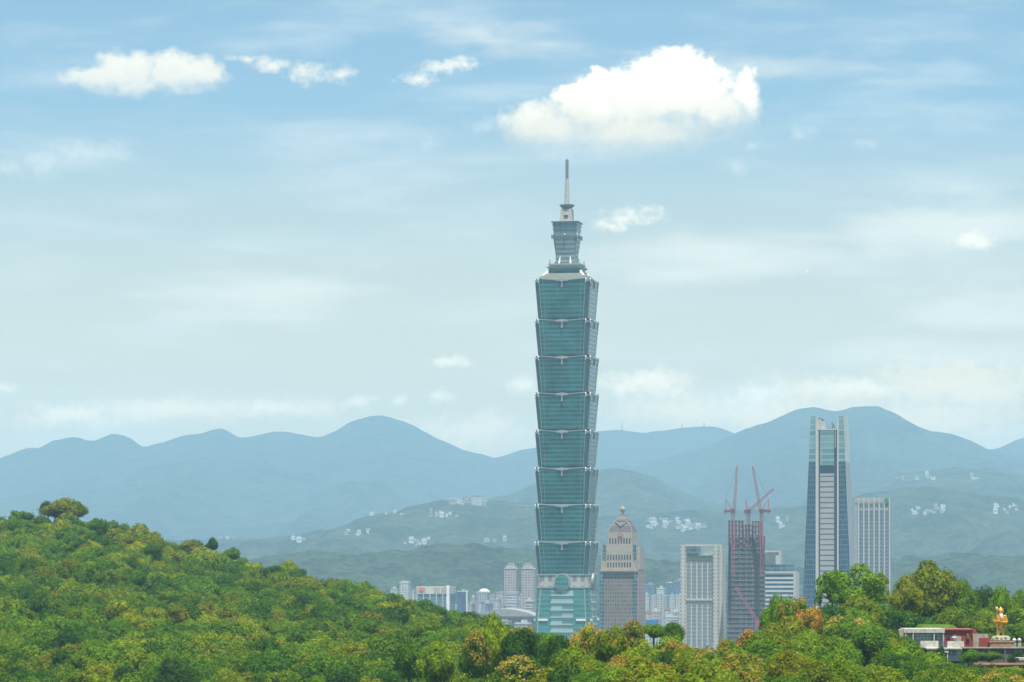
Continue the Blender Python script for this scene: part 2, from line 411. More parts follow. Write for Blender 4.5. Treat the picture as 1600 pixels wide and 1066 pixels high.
M_teal = facade('teal_glass', (.035, .145, .14), (.001, .036, .044), 1.5, 4.2, .13, .30, .84, .12, .35, (.002, .088, .088), .3, .0, voff=-127.4, thr=.45, bay=4, kv=.28)  # strong kv: uneven tone painted in place of varied reflections
M_teal_lo = facade('teal_base_glass', (.07, .21, .19), (.018, .13, .12), 1.5, 4.2, .10, .22, .82, .12, .35, (.035, .175, .155), .35, .0, thr=.5, bay=4)
M_tealside = facade('teal_glass_grey_reflection', (.13, .22, .225), (.095, .175, .185), 1.5, 4.2, .10, .30, .85, .15, .35, (.11, .195, .205), .5, .05, voff=-127.4)  # side copy of the teal glass, grey reflection mixed into its colour
M_teal_dark = mat('dark_glass_recess_shade', (.02, .085, .10), .3, 0, .1, .2, .5)  # teal glass darkened for recess shade; also the mast window
M_louv = mat('louvre_metal', (.36, .42, .38), .5)
M_silver = mat('pale_metal', (.31, .33, .30), .5, .2, .08, .1)
M_brown_roof = mat('terrace_roof', (.13, .135, .11), .8)
M_pale = mat('pale_stone', (.50, .48, .42), .8, 0, .05)
M_white = mat('white_paint', (.75, .74, .68), .6)
M_band = facade('machine_floor', (.40, .40, .35), (.16, .17, .16), 7.5, 12, .22, .1, .75, .5, .7, (.22, .2, .18), .4)
M_stripe = facade('louvre_panel', (.32, .40, .37), (.05, .19, .18), 80, 6.6, 0, .28, 1.0, .2, .6, (.20, .36, .33), .5, bay=1)

TW = empty('skyscraper', (X(886, 3000), 3000, 0), -R(11.3), 'tallest skyscraper of stacked flaring teal glass tiers with slender spire', 'skyscraper')
def zt(py): return HC+(HZ-py)/1.71
def plan(a, k=.86, n=.055):
    b = a*k; c2 = a*(1-n)
    q = [(-b, -a), (b, -a), (b, -c2), (c2, -c2), (c2, -b), (a, -b)]
    out = []
    for r in range(4):
        cs, sn = [(1, 0), (0, 1), (-1, 0), (0, -1)][r]
        for x, y in q[1:]+[]: out.append((x*cs-y*sn, x*sn+y*cs))
    return out
def tier(m, a0, z0, a1, z1, cap=True, mb=None, k=.86, n=.055):
    b = mb or MB()
    return b.prism([(x, y, z0) for x, y in plan(a0, k, n)], [(x, y, z1) for x, y in plan(a1, k, n)], 0, cap, False)
def square(b, a0, z0, a1, z1): 
    q = [(-1, -1), (1, -1), (1, 1), (-1, 1)]
    return b.prism([(x*a0, y*a0, z0) for x, y in q], [(x*a1, y*a1, z1) for x, y in q], 0, True, True)
rows = [437, 500, 557, 614, 672, 730, 787, 845, 898]
def rot4(fn):
    for r in range(4):
        cs, sn = [(1, 0), (0, 1), (-1, 0), (0, -1)][r]
        fn(r, lambda x, y: (x*cs-y*sn, x*sn+y*cs))
for i in range(8):
    z1, z0 = zt(rows[i]), zt(rows[i+1])
    a1, a0 = 25.4, 22.7
    sec = MB(); 
    ring0 = [(x, y, z0) for x, y in plan(a0)]; ring1 = [(x, y, z1-2.2) for x, y in plan(a1)]
    # side faces painted paler for reflected light, corner recesses darker for shade
    n = len(ring0)
    for q in range(n):
        j = (q+1) % n; A, B, C, D = ring0[q], ring0[j], ring1[j], ring1[q]
        lb, lt = math.dist(A, B)/2, math.dist(D, C)/2
        mx, my = (A[0]+B[0])/2, (A[1]+B[1])/2
        long_ = lb > 8
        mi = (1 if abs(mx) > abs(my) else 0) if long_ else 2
        sec.face([A, B, C, D], [(-lb, z0), (lb, z0), (lt, z1), (-lt, z1)], mi)
    sec.face(ring1, None, 3)
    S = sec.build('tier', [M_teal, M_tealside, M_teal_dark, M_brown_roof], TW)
    # crest: a thin pale band that dips in the middle of each face, with raised corners
    L = MB()
    def crest(r, tr):
        pts = []
        for t in [-1, -.75, -.5, -.25, 0, .25, .5, .75, 1]:
            zz = z1-2.2+1.4*abs(t)**1.5; pts.append((t*a1*.86, zz))
        for (xa, za), (xb, zb) in zip(pts, pts[1:]):
            f = [tr(xa, -a1-.45), tr(xb, -a1-.45)]; g = [tr(xa, -a1+1.2), tr(xb, -a1+1.2)]
            p = [(*f[0], za-.5), (*f[1], zb-.5), (*f[1], zb+.25), (*f[0], za+.25)]
            L.face(p); L.face([(*f[0], za+.25), (*f[1], zb+.25), (*g[1], zb+.25), (*g[0], za+.25)])
            L.face([(*f[1], zb-.5), (*f[0], za-.5), (*g[0], za-.5), (*g[1], zb-.5)])
            L.face([(*f[0], za-.5-2.2), (*f[1], zb-.5-2.2), (*f[1], zb-.5), (*f[0], za-.5)]) if False else None
            # glass apron under the raised ends
            L.face([(*g[0], z1-2.4), (*g[1], z1-2.4), (*g[1], zb), (*g[0], za)])
    rot4(crest)
    L.build('crest', M_silver, S)
    Cn = MB(); c2 = a1*.92
    for sx, sy in ((1, 1), (1, -1), (-1, 1), (-1, -1)):
        Cn.box(*sorted((sx*(c2-3), sx*(c2+1.2))), *sorted((sy*(c2-3), sy*(c2+1.2))), z1-3.6, z1-2.6)
    Cn.split('corner_ledge', M_silver, S)
    # fins up both edges of the faces
    fin = MB()
    def fins(r, tr):
        for sx in (-1, 1):
            fin.tube((*tr(sx*a0*.845, -a0-.15), z0), (*tr(sx*a1*.845, -a1-.15), z1-1.5), .32, n=4)
            fin.tube((*tr(sx*a0*.70, -a0-.12), z0), (*tr(sx*a1*.70, -a1-.12), z1-2.5), .14, n=4)
    rot4(fins); fin.split('edge_fin', M_silver, S)
    # medallion with wings and pendant on every face, scroll ornaments at every corner
    proto = []
    def med(r, tr):
        b = MB()
        def bx(x0, x1, za, zb, d):
            q = [tr(x0, -a1-d), tr(x1, -a1-d), tr(x1, -a1+.3), tr(x0, -a1+.3)]
            b.prism([(*p, za) for p in q], [(*p, zb) for p in q], 0, True, True)
        N = 12; ring = [(3.0*math.cos(t*2*math.pi/N), 1.5*math.sin(t*2*math.pi/N)) for t in range(N)]
        fr = [(*tr(x, -a1-1.1), z1-2.4+z) for x, z in ring]; bk = [(*tr(x, -a1+.3), z1-2.4+z) for x, z in ring]
        b.face(fr)
        for q in range(N):
            j = (q+1) % N; b.face([fr[j], fr[q], bk[q], bk[j]])
        bx(-5.6, 5.6, z1-3.3, z1-1.9, .7); bx(-4.4, 4.4, z1-2.0, z1-1.3, .65); bx(-.55, .55, z1-8.2, z1-3.3, .75); bx(-.9, .9, z1-8.8, z1-7.4, .8)
        b.build('medallion', M_silver, S)
    rot4(med)
    for sx, sy in ((1, -1), (-1, -1), (1, 1), (-1, 1)):
        b = MB()
        for (ox, oy) in ((a1*.86, a1*1.0), (a1*1.0, a1*.86)):
            b.lathe([(.2, -2.6), (.5, -2.2), (.25, -1.2), (.7, -.4), (.8, .4), (.4, 1.1), (.1, 1.4)], (sx*ox, sy*oy, z1-2.2), 8)
        b.split('corner_ornament', M_white, S)
# belt under the tiers, with a coin disc on every face
zb1, zb0 = zt(898), zt(918)
B = tier(None, 23.5, zb0, 23.5, zb1).build('machine_belt', M_band, TW)
for z in (zb0, zb1): tier(None, 24.1, z-.5, 24.1, z+.5).build('ledge', M_silver, B)
def coin(r, tr):
    for nm, rr, y0, m in (('coin_rim', 7.7, 2.2, M_silver), ('coin_face', 6.4, 2.5, M_teal_lo)):
        b = MB(); N = 28; ring = [(rr*math.cos(t*2*math.pi/N), rr*math.sin(t*2*math.pi/N)) for t in range(N)]
        zc = zt(909)
        fr = [(*tr(x, -23.5-y0), zc+z) for x, z in ring]; bk = [(*tr(x, -23.4), zc+z) for x, z in ring]
        b.face(fr, [(x, z) for x, z in ring])
        for q in range(N):
            j = (q+1) % N; b.face([fr[j], fr[q], bk[q], bk[j]])
        b.build(nm, m, TW)
rot4(coin)
# the splayed base
a_t, a_m, a_b = 23.4, 26.3, 31.4
Bs = tier(None, a_b, 0, a_t, zb0, n=.06).build('base', M_teal_lo, TW)
def stripes(r, tr):
    b = MB(); k = .45
    def A(z): return a_t+(a_b-a_t)*(zb0-z)/zb0
    zs = [0, zb0-3]
    q = [(*tr(-10.2, -A(0)-.5), 0), (*tr(10.2, -A(0)-.5), 0), (*tr(10.2, -A(zs[1])-.5), zs[1]), (*tr(-10.2, -A(zs[1])-.5), zs[1])]
    b.face(q, [(-10, 0), (10, 0), (10, zs[1]), (-10, zs[1])])
    g = [(*tr(x, -A(z)+.6), z) for x, z in ((-10.2, 0), (10.2, 0), (10.2, zs[1]), (-10.2, zs[1]))]
    for i in range(4):
        j = (i+1) % 4; b.face([q[j], q[i], g[i], g[j]])
    pn = b.build('louvre_bay', M_stripe, Bs)
    z = zb0-7
    lb = MB()
    while z > 4:
        f = [tr(-10.6, -A(z)-1.5), tr(10.6, -A(z)-1.5), tr(10.6, -A(z)), tr(-10.6, -A(z))]
        lb.prism([(*p, z-.7) for p in f], [(*p, z+.7) for p in f], 0, True, True); z -= 6.6
    lb.split('louvre', M_louv, Bs)
    for sx in (-1, 1):
        lb = MB(); z = zt(968)
        f = sorted((sx*13, sx*A(z)*.86))
        f = [tr(f[0], -A(z)-1.0), tr(f[1], -A(z)-1.0), tr(f[1], -A(z)), tr(f[0], -A(z))]
        lb.prism([(*p, z-.9) for p in f], [(*p, z+.9) for p in f], 0, True, True); lb.build('canopy', M_white, Bs)
rot4(stripes)
for sx in (-1, 1):
    for sy in (-1, 1):
        b = MB(); b.tube((sx*a_b*.86, sy*a_b, 0), (sx*a_t*.86, sy*a_t, zb0), .6, n=4); b.build('edge_fin', M_silver, Bs)
# crown: stepped roof, glass box, neck, spire
rf = MB(); tier(None, 25.0, zt(441), 20.5, zt(433), mb=rf); tier(None, 20.5, zt(433), 17.5, zt(429.5), mb=rf); rf.build('stepped_roof', M_brown_roof, TW)
for sx, sy in ((1, -1), (-1, -1), (1, 1), (-1, 1)):
    b = MB(); b.tube((sx*19, sy*19, zt(434)), (sx*14.3, sy*14.3, zt(425)), 1.1, .8, 6); b.lathe([(1.3, 0), (1.6, 1.4), (.6, 3.4), (.2, 4.4)], (sx*16, sy*16, zt(432)), 8); b.build('roof_scroll', M_white, TW)
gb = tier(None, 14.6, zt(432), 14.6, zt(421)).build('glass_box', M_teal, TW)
square(MB(), 14.9, zt(421.5), 16.6, zt(418.8)).build('cornice', M_silver, gb)
pf = MB(); square(pf, 14.0, zt(419), 14.0, zt(416)); square(pf, 14.8, zt(416), 14.8, zt(413.8)); pf.build('platform', M_silver, TW)
for sx, sy in ((1, -1), (-1, -1), (1, 1), (-1, 1)):
    MB().tube((sx*5.4, sy*11.5, zt(415)), (sx*4.6, sy*9.6, zt(402.5)), 1.2, .35, 5).build('horn', M_white, TW)
    MB().tube((sx*13.4, sy*13.4, zt(415)), (sx*13.4, sy*13.4, zt(407)), .8, .5, 6).build('corner_post', M_silver, TW)
M_neck = facade('neck_bands', (.24, .28, .27), (.03, .11, .13), 1.6, 4.3, .12, .35, .85, .2, .5, (.05, .15, .16), .4)
nk = MB(); tier(None, 9.2, zt(416), 9.0, zt(400), mb=nk); tier(None, 9.0, zt(400), 11.3, zt(370), mb=nk); nk.build('neck', M_neck, TW)
nb = MB(); square(nb, 11.5, zt(371), 11.9, zt(367.5)); NB = nb.build('neck_belt', M_silver, TW)
for tx, ty in ((0, -12), (12, 0), (-12, 0), (0, 12)): MB().lathe([(.3, -2), (1.0, -.8), (1.2, .5), (.6, 1.4)], (tx, ty, zt(369.5)), 8).build('medallion', M_silver, NB)
for sx, sy in ((1, -1), (-1, -1), (1, 1), (-1, 1)): MB().lathe([(.3, -3), (.8, -2), (1.1, .5), (.5, 1.8), (.1, 2.3)], (sx*11.6, sy*11.6, zt(370)), 8).build('corner_ornament', M_silver, NB)
uh = MB(); square(uh, 10.4, zt(367.5), 10.9, zt(360)); square(uh, 11.3, zt(360), 11.4, zt(358.6)); square(uh, 10.6, zt(358.6), 11.2, zt(354)); square(uh, 11.5, zt(354), 11.8, zt(352.6)); square(uh, 11.0, zt(352.6), 11.5, zt(349.5)); square(uh, 12.2, zt(349.5), 12.6, zt(347.8))
uh.build('lantern', facade('lantern_glass', (.22, .28, .28), (.05, .14, .16), 1.5, 4.0, .16, .1, .9, .2, .5), TW)
M_pink = mat('pinkish_metal', (.42, .36, .32), .6)
bk = MB(); square(bk, 6.2, zt(348), 6.0, zt(345)); square(bk, 5.6, zt(345), 4.9, zt(327)); BK = bk.build('mast_block', M_pink, TW)
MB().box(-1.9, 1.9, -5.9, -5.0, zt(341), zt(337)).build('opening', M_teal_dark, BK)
MB().lathe([(4.2, 0), (6.6, 2.2), (7.0, 3.2), (4.6, 3.6)], (0, 0, zt(326)), 20).build('crow_nest', mat('dark_grey_metal', (.16, .17, .16), .6), TW)
MB().lathe([(2.5, 0), (1.7, zt(280)-zt(321))], (0, 0, zt(321)), 12).build('spire', mat('beige_metal', (.50, .46, .38), .5, .2), TW)
tip = [(1.1, 0)]; zz = 0
while zz < 17.5: tip += [(1.1, zz+.6), (1.75, zz+.7), (1.75, zz+1.5), (1.1, zz+1.6)]; zz += 1.75
tip += [(.9, zz+.8), (.2, zz+1.5)]
MB().lathe(tip, (0, 0, zt(280)), 10, smooth=False).build('ringed_tip', mat('grey_metal', (.30, .29, .26), .5, .3), TW)

# ------------------------------------------------------------------ the stone tower with a pyramid roof
M_stone = facade('brown_stone_grid', (.23, .19, .165), (.045, .045, .05), 2.35, 3.7, .25, .22, .78, .3, .8, (.14, .115, .10), .4, thr=.35)
M_cream = mat('cream_stone', (.40, .335, .26), .8)
M_bluegl = facade('blue_strip_glass', (.14, .2, .22), (.03, .085, .12), 3, 3.7, .06, .2, .9, .15, .4, (.07, .15, .18), .7)
M_win = mat('dark_window', (.035, .05, .065), .15, 0, .2, .5, .7)
M_mans = mat('slate_roof', (.12, .10, .10), .6)
ST = Bld('stone_tower', 968, 3150, R(15), 'brown stone tower with stepped pyramid roof and ball finial right of tallest skyscraper', D=15)
D = 15
ST.box('shaft', M_stone, 942, 993, 891, None, -D, D)
ST.box('blue_glass_strip', M_bluegl, 990.5, 994.5, 893, None, -D-1.5, D+1.5)
ST.box('blue_glass_strip', M_bluegl, 937.5, 943, 893, None, -D-1.5, D+1.5)
ST.box('side_wing', facade('pink_stone', (.34, .235, .20), (.18, .13, .12), 3, 3.7, .3, .3, .7), 994, 996.5, 889, None, -D+3, D+3)
b = MB(); b.box(ST.x(938), ST.x(996), -D-2.0, D+2, ST.z(893), ST.z(889.5)); b.build('cornice', M_cream, ST.root)
mid = ST.box('upper_block', M_cream, 946.5, 987.5, 850, 891, -D+2, D-2)
ST.box('blue_corner', M_bluegl, 941, 947.5, 851, 889, -D+4, D-4); ST.box('blue_corner', M_bluegl, 986.5, 992, 851, 889, -D+4, D-4)
ST.box('shoulder', M_cream, 937.5, 942, 859, 890, -D+6, D-6); ST.box('shoulder', M_cream, 991, 997, 855, 890, -D+6, D-4)
ST.box('shoulder', M_cream, 940, 946.5, 877, 890, -D-1, D-2); ST.box('shoulder', M_cream, 987.5, 993.5, 877, 890, -D-1, D-2)
ST.box('attic', M_cream, 949, 986, 832, 851, -D+3, D-3)
rects = []
for i in range(8):
    cx = 952.2+i*4.35
    rects.append((ST.x(cx-1), ST.x(cx+1), ST.z(850), ST.z(841)))
windows(ST.root, rects, -D+3, M_win)
rects = []
for py in (867, 879):
    for i in range(9):
        cx = 949.5+i*4.3
        rects.append((ST.x(cx-1), ST.x(cx+1), ST.z(py+7.5), ST.z(py)))
windows(ST.root, rects, -D+2, M_win)
MB().lathe([(1.9, 0), (1.9, .8)], (0, 0, 0), 12)
em = MB(); N_ = 14
for rr, dd, in ((2.6, .3), (1.4, .5)):
    q = [(ST.x(968)+rr*math.cos(t*2*math.pi/N_), -D+3-dd, ST.z(836.5)+rr*.8*math.sin(t*2*math.pi/N_)) for t in range(N_)]
    em.face(q, None, 0 if rr > 2 else 1)
em.build('round_emblem', [mat('red_paint', (.45, .10, .07), .6), M_cream], ST.root)
# curved hip roof, chevron gables, stepped cap
xc = ST.x(967.5); hw = ST.x(986)-xc
def ringz(h, py, yk=.86): return [(xc-h, -h*yk, ST.z(py)), (xc+h, -h*yk, ST.z(py)), (xc+h, h*yk, ST.z(py)), (xc-h, h*yk, ST.z(py))]
rf = MB(); prof = [(hw, 832), (hw*.93, 828), (hw*.82, 822), (hw*.66, 817), (hw*.50, 813.5)]
for (h0, p0), (h1, p1) in zip(prof, prof[1:]): rf.prism(ringz(h0, p0), ringz(h1, p1))
rf.build('hip_roof', M_mans, ST.root)
gb = MB()
for sx in (-1, 1):
    for (h, p, h2, p2) in ((hw*.02, 821.5, hw*.5, 814.5),):
        gb.tube((xc+sx*h, -hw*.80, ST.z(p)), (xc+sx*h2, -hw*.58, ST.z(p2)), .55, n=4)
    for sy in (-1, 1):
        for (h0, p0), (h1, p1) in zip(prof, prof[1:]): gb.tube((xc+sx*h0, sy*h0*.86, ST.z(p0)), (xc+sx*h1, sy*h1*.86, ST.z(p1)), .4, n=4)
gb.split('roof_rib', mat('salmon_tile', (.36, .25, .20), .7), ST.root)
cp = MB(); k = [.50, .44, .37, .30, .22, .14]; ps = [813.5, 811.7, 809.9, 808.1, 806.3, 804.5, 802.5]
for i in range(6): cp.prism(ringz(hw*k[i], ps[i]), ringz(hw*k[i]*.93, ps[i+1]+.3)); cp.prism(ringz(hw*k[i]*1.22, ps[i]+.8), ringz(hw*k[i]*1.22, ps[i]), 1)
cp.build('stepped_cap', [mat('tan_step', (.20, .12, .09), .8), M_pale], ST.root)
MB().lathe([(.9, 0), (.9, 1.6), (2.2, 2.8), (2.7, 4.4), (2.1, 6.0), (.9, 7.2), (.35, 8.4), (.1, 12)], (xc, 0, ST.z(803)), 12).build('finial', mat('tan_stone', (.34, .25, .19), .7), ST.root)

# ------------------------------------------------------------------ pale apartment tower with a frame top
M_apt = facade('apartment_window_wall', (.46, .45, .40), (.10, .14, .17), 4.2, 3.5, .12, .12, .78, .2, .7, (.16, .21, .24), .5)
M_side = facade('balcony_side', (.50, .48, .42), (.24, .24, .22), 4.5, 3.5, .28, .4, .9, .5, .8, (.3, .3, .27))
RB = Bld('apartment_tower', 1095, 3050, R(13), 'pale stone apartment tower with open frame top left of the red cranes', D=10)
RB.box('wall', M_pale, 1064, 1122, 868, None, -9, 11)
for a, c2 in ((1064, 1072), (1114, 1122.5)):
    RB.box('balcony_column', M_side, a, c2, 851, None, -11, 12)
RB.box('rear_wing', M_side, 1122.5, 1127, 852, None, -6, 14)
RB.box('crown_beam', M_pale, 1072, 1114, 850.5, 853.5, -10.5, -8.5); RB.box('crown_beam', M_pale, 1072, 1114, 850.5, 853.5, 9, 11)
RB.box('sky_lounge', M_bluegl, 1074, 1090, 854, 869, -6, 8)
RB.box('rear_screen', mat('grey_green_screen', (.28, .34, .34), .3), 1090, 1114, 855, 868, 8.5, 9)
rects = []
for r in range(23):
    for i in range(5):
        cx = 1076.2+i*8.35; py = 876+r*6.1
        if r in (10,): continue
        rects.append((RB.x(cx-2.9), RB.x(cx+2.9), RB.z(py+4.3), RB.z(py)))
windows(RB.root, rects, -9, facade('window_pair', (.40, .41, .40), (.11, .15, .19), .95, 2.5, .12, .06, .95, .15, .6, (.17, .23, .27)))
RB.box('belt', M_pale, 1072, 1114, 935.5, 938.5, -10, -8.6)
RB.box('planter', mat('planter_green', (.05, .14, .07), .9), 1073, 1113, 868, 870.5, -10.4, -9)

# ------------------------------------------------------------------ tower under construction and its cranes
M_redst = mat('red_primed_steel', (.135, .05, .06), .7, 0, .15, .5)
M_net = facade('grey_safety_net', (.15, .16, .17), (.055, .08, .095), 5.6, 4.2, .09, .16, .95, .8, .9, (.10, .12, .135), .2, thr=.6)
CT_ = Bld('unfinished_tower', 1166, 3000, R(5), 'unfinished tower of red steel frame above grey netting beneath the cranes', D=14)
Dc = 14
CT_.panel('netted_wall', M_net, [(1138.5, 853), (1194, 853), (1197, None), (1134, None)], -Dc, Dc)
cl_ = MB()
for px in (1141, 1147, 1155, 1163, 1171, 1179, 1187, 1192): cl_.box(CT_.x(px)-.28, CT_.x(px)+.28, -Dc-.9, -Dc-.52, -1, CT_.z(853))
cl_.split('steel_column', M_redst, CT_.root)
slabs = MB()
for k in range(36):
    py = 857+k*7.2
    t = (py-853)/265
    slabs.box(CT_.x(1138-4*t), CT_.x(1194.5+2.5*t), -Dc-.5, Dc+.5, CT_.z(py+.7), CT_.z(py))
slabs.split('floor_slab', mat('concrete', (.20, .20, .20), .9), CT_.root)
def frame_bay(pxs, py0, py1, step):
    b = MB()
    for y in (-Dc, Dc):
        for px in pxs: b.box(CT_.x(px)-.55, CT_.x(px)+.55, y-.55, y+.55, CT_.z(853), CT_.z(py0))
        p = py0+1
        while p < 853:
            b.box(CT_.x(pxs[0]), CT_.x(pxs[-1]), y-.4, y+.4, CT_.z(p+1.1), CT_.z(p)); p += step
    p = py0+1
    while p < 853:
        for px in pxs: b.box(CT_.x(px)-.3, CT_.x(px)+.3, -Dc, Dc, CT_.z(p+1.0), CT_.z(p)+.02)
        p += step
    return b
frame_bay([1139, 1144, 1149.5, 1154.5, 1160], 813, 853, 7.2).build('steel_frame', M_redst, CT_.root)
frame_bay([1160.6, 1165, 1170, 1175.5], 820, 853, 7.2).build('steel_frame', M_redst, CT_.root)
frame_bay([1176, 1180.5, 1185, 1189], 814, 853, 7.2).build('steel_frame', M_redst, CT_.root)
frame_bay([1189.6, 1194], 838, 853, 5).build('steel_frame', M_redst, CT_.root)
br = MB()
for a, c2, p in ((1155, 1160, 813), (1160, 1155, 821), (1155, 1160, 828), (1144, 1149.5, 836), (1176, 1180.5, 821), (1180.5, 1176, 829)):
    br.tube((CT_.x(a), -Dc, CT_.z(p)), (CT_.x(c2), -Dc, CT_.z(p+7)), .45, n=4)
br.split('brace', M_redst, CT_.root)
b = MB(); rnd = random.Random(4)
for k in range(60):
    px = rnd.uniform(1139, 1186); py = rnd.uniform(838, 853)
    b.box(CT_.x(px), CT_.x(px+rnd.uniform(2, 6)), rnd.uniform(-Dc-.4, -Dc+8), Dc*.5, CT_.z(py+3), CT_.z(py))
b.build('netting', mat('loose_netting', (.16, .17, .17), .9), CT_.root)

M_crane = mat('crane_red', (.36, .11, .14), .55, 0, .1, .5)
def lattice(b, p, q, wd, n, rad=.28, wd2=None):
    p, q = Vector(p), Vector(q); d = (q-p).normalized(); wd2 = wd2 or wd
    a = Vector((0, 1, 0)) if abs(d.y) < .9 else Vector((1, 0, 0)); s_ = d.cross(a).normalized(); a = s_.cross(d).normalized()
    def cor(t): 
        c0 = p+(q-p)*t; ww = (wd+(wd2-wd)*t)/2
        return [c0+s_*i*ww+a*j*ww for i, j in ((-1, -1), (1, -1), (1, 1), (-1, 1))]
    for k in range(4): b.tube(cor(0)[k], cor(1)[k], rad, n=4)
    for i in range(n):
        A, B2 = cor(i/n), cor((i+1)/n)
        for k in range(4):
            j = (k+1) % 4
            b.tube(A[k], B2[j] if i % 2 else A[j] if False else B2[j], rad*.6, n=4, caps=False); b.tube(B2[k], B2[j], rad*.6, n=4, caps=False)
def crane(px, Y, dirx, tip, py_deck, py_foot, jib_len_px, label, frame=True, ywd=2.6):
    s_ = F/Y; g = lambda q: (q-px)/s_; z = lambda q: HC+(HZ-q)/s_
    r = empty('tower_crane', (X(px, Y), Y, z(py_foot)), 0, label, 'crane', 'red tower cranes on the unfinished tower')
    z0 = z(py_foot); zz = lambda q: z(q)-z0
    m = MB(); lattice(m, (0, 0, 0), (0, 0, zz(py_deck)-1), ywd, 14, .32); m.build('mast', M_crane, r)
    dk = MB(); dk.box(*sorted((dirx*2.0, -dirx*jib_len_px/s_)), -1.6, 1.6, zz(py_deck)-1.6, zz(py_deck)+.4); dk.box(-2, 2, -2, 2, zz(py_deck)-2.4, zz(py_deck)+1.2); dk.build('machinery_deck', mat('dark_crane_red', (.16, .06, .085), .6), r)
    MB().box(*sorted((-dirx*(jib_len_px/s_-.2), -dirx*(jib_len_px/s_-3.2))), -1.5, 1.5, zz(py_deck)-3.2, zz(py_deck)-1.0).build('counterweight', mat('counterweight_grey', (.22, .2, .2), .8), r)
    MB().box(dirx*.5-1, dirx*.5+1, -3.4, -2.0, zz(py_deck)-2, zz(py_deck)+.4).build('cab', M_redst, r)
    bm = MB(); lattice(bm, (dirx*1.2, 0, zz(py_deck)+.5), (g(tip[0]), 0, zz(tip[1])), 2.3, 16, .26, 1.2); bm.build('boom', M_crane, r)
    if frame:
        af = MB(); ax = -dirx*(jib_len_px-3)/s_; topz = zz(py_deck-17)
        for y in (-1.1, 1.1): af.tube((ax, y, zz(py_deck)), (ax, y*.4, topz), .4, n=4); af.tube((-dirx*.5, y, zz(py_deck)+.5), (ax, y*.4, topz), .4, n=4)
        af.build('a_frame', M_crane, r)
        MB().tube((ax, 0, topz), (g(tip[0]), 0, zz(tip[1])), .12, n=4).build('pendant_rope', M_mans, r)
    MB().tube((g(tip[0]), 0, zz(tip[1])), (g(tip[0])+.05, 0, zz(tip[1]+12)), .1, n=4).build('hoist_rope', M_mans, r)
    return r
crane(1145, 2990, 1, (1151.5, 729), 797.5, 900, 14, 'leftmost red tower crane, its boom raised steeply over the unfinished tower')
crane(1169.5, 3010, 1, (1208, 764.5), 798, 862, 7, 'middle red tower crane with its boom lowered to the right', True)
crane(1190, 2985, -1, (1176, 729), 797.5, 900, 14, 'rightmost red tower crane, its boom leaning back to the left')
s_ = F/2975
r = empty('boom_crane', (X(1184, 2975), 2975, Z(985, 2975)), 0, 'red crane boom lying slanted across the netted front of the unfinished tower', 'crane')
bm = MB(); lattice(bm, (0, 0, 8), ((1150-1184)/s_, 0, (985-918)/s_), 2.6, 14, .34, 1.6); bm.build('boom', M_crane, r)
MB().box(-2.5, 2.5, -1.5, 1.5, 0, 9).build('machinery_deck', mat('boom_base', (.28, .09, .10), .6), r)

# ------------------------------------------------------------------ white and blue striped offices
M_strp = facade('striped_offices', (.60, .61, .58), (.045, .10, .16), 5, 4.1, 0, .42, .97, .15, .6, (.07, .15, .22), .6, bay=1)
OB = Bld('office_block', 1222, 3120, R(12), 'white office block with blue window bands between unfinished tower and twin pronged tower', D=11)
OB.box('wall', M_strp, 1190, 1240, 896, None, -14, 14)
OB.box('end_wall', M_pale, 1240, 1243.5, 894, None, -14.5, 14)
OB.box('roof_edge', M_pale, 1188, 1240, 893, 896, -14.8, 14)
OB.box('glass_storey', M_bluegl, 1190, 1236, 882, 893, -11, 12)
OB.box('plant_room', M_pale, 1192, 1218, 860.5, 882, -6, 10)
OB.box('plant_room_window', mat('grey_glass', (.16, .19, .2), .2), 1193, 1211, 864, 881, -6.4, -5.9)
OB.box('louvre', M_mans, 1196, 1216, 863, 866, -6.3, -5.9)

# ------------------------------------------------------------------ tapered tower with two prongs
M_bgl = facade('blue_tower_glass', (.075, .12, .15), (.012, .055, .095), 1.6, 4.4, .14, .14, .90, .2, .4, (.03, .09, .13), .35, 0.0, thr=.6)
M_ggl = facade('green_crown_glass', (.24, .33, .33), (.10, .21, .22), 2, 5.2, .06, .2, .9, .12, .4, (.16, .31, .30), .7, .1, bay=6)
M_side6 = facade('grey_fin_wall', (.30, .31, .32), (.22, .235, .25), 2.0, 4.4, .3, .1, .9, .35, .5, (.26, .27, .28), .5)
M_side6t = facade('pale_screen', (.42, .45, .43), (.36, .41, .39), 3, 4.4, .08, .08, .92, .3, .5, (.40, .44, .42), .5)  # the side face's lit look is put into this pale colour
M_navy = mat('navy_glass', (.02, .05, .10), .15, .1, .15, .2, .7)
M_stn6 = facade('stone_panel_band', (.34, .335, .31), (.06, .07, .09), 40, 4.65, 0, 0, .24, .4, .8, (.09, .10, .12), .4)
NS = Bld('pronged_tower', 1292, 2900, R(13), 'tapering blue glass tower with two prongs at the top and stone centre strip', D=13.5)
zt0, ztm = NS.z(650), NS.z(722)
def hw6(z): return 14.8+(268-z)*.0435
D6 = 13.5
def side_prism(xa, xb, za, zb, m, nm, y0=-D6, y1=D6, par=None):
    """xa, xb: functions of z"""
    b = MB()
    b.prism([(xa(za), y0, za), (xb(za), y0, za), (xb(za), y1, za), (xa(za), y1, za)], [(xa(zb), y0, zb), (xb(zb), y0, zb), (xb(zb), y1, zb), (xa(zb), y1, zb)], 0, True, False)
    return b.build(nm, m, par or NS.root)
xl = lambda z: NS.x(1275)+0*z; xr = lambda z: NS.x(1310)+0*z
side_prism(lambda z: -hw6(z)+.5, xl, 0, ztm, M_bgl, 'left_glass_wing')
side_prism(lambda z: -hw6(z)+.5, xl, ztm, zt0, M_ggl, 'left_prong')
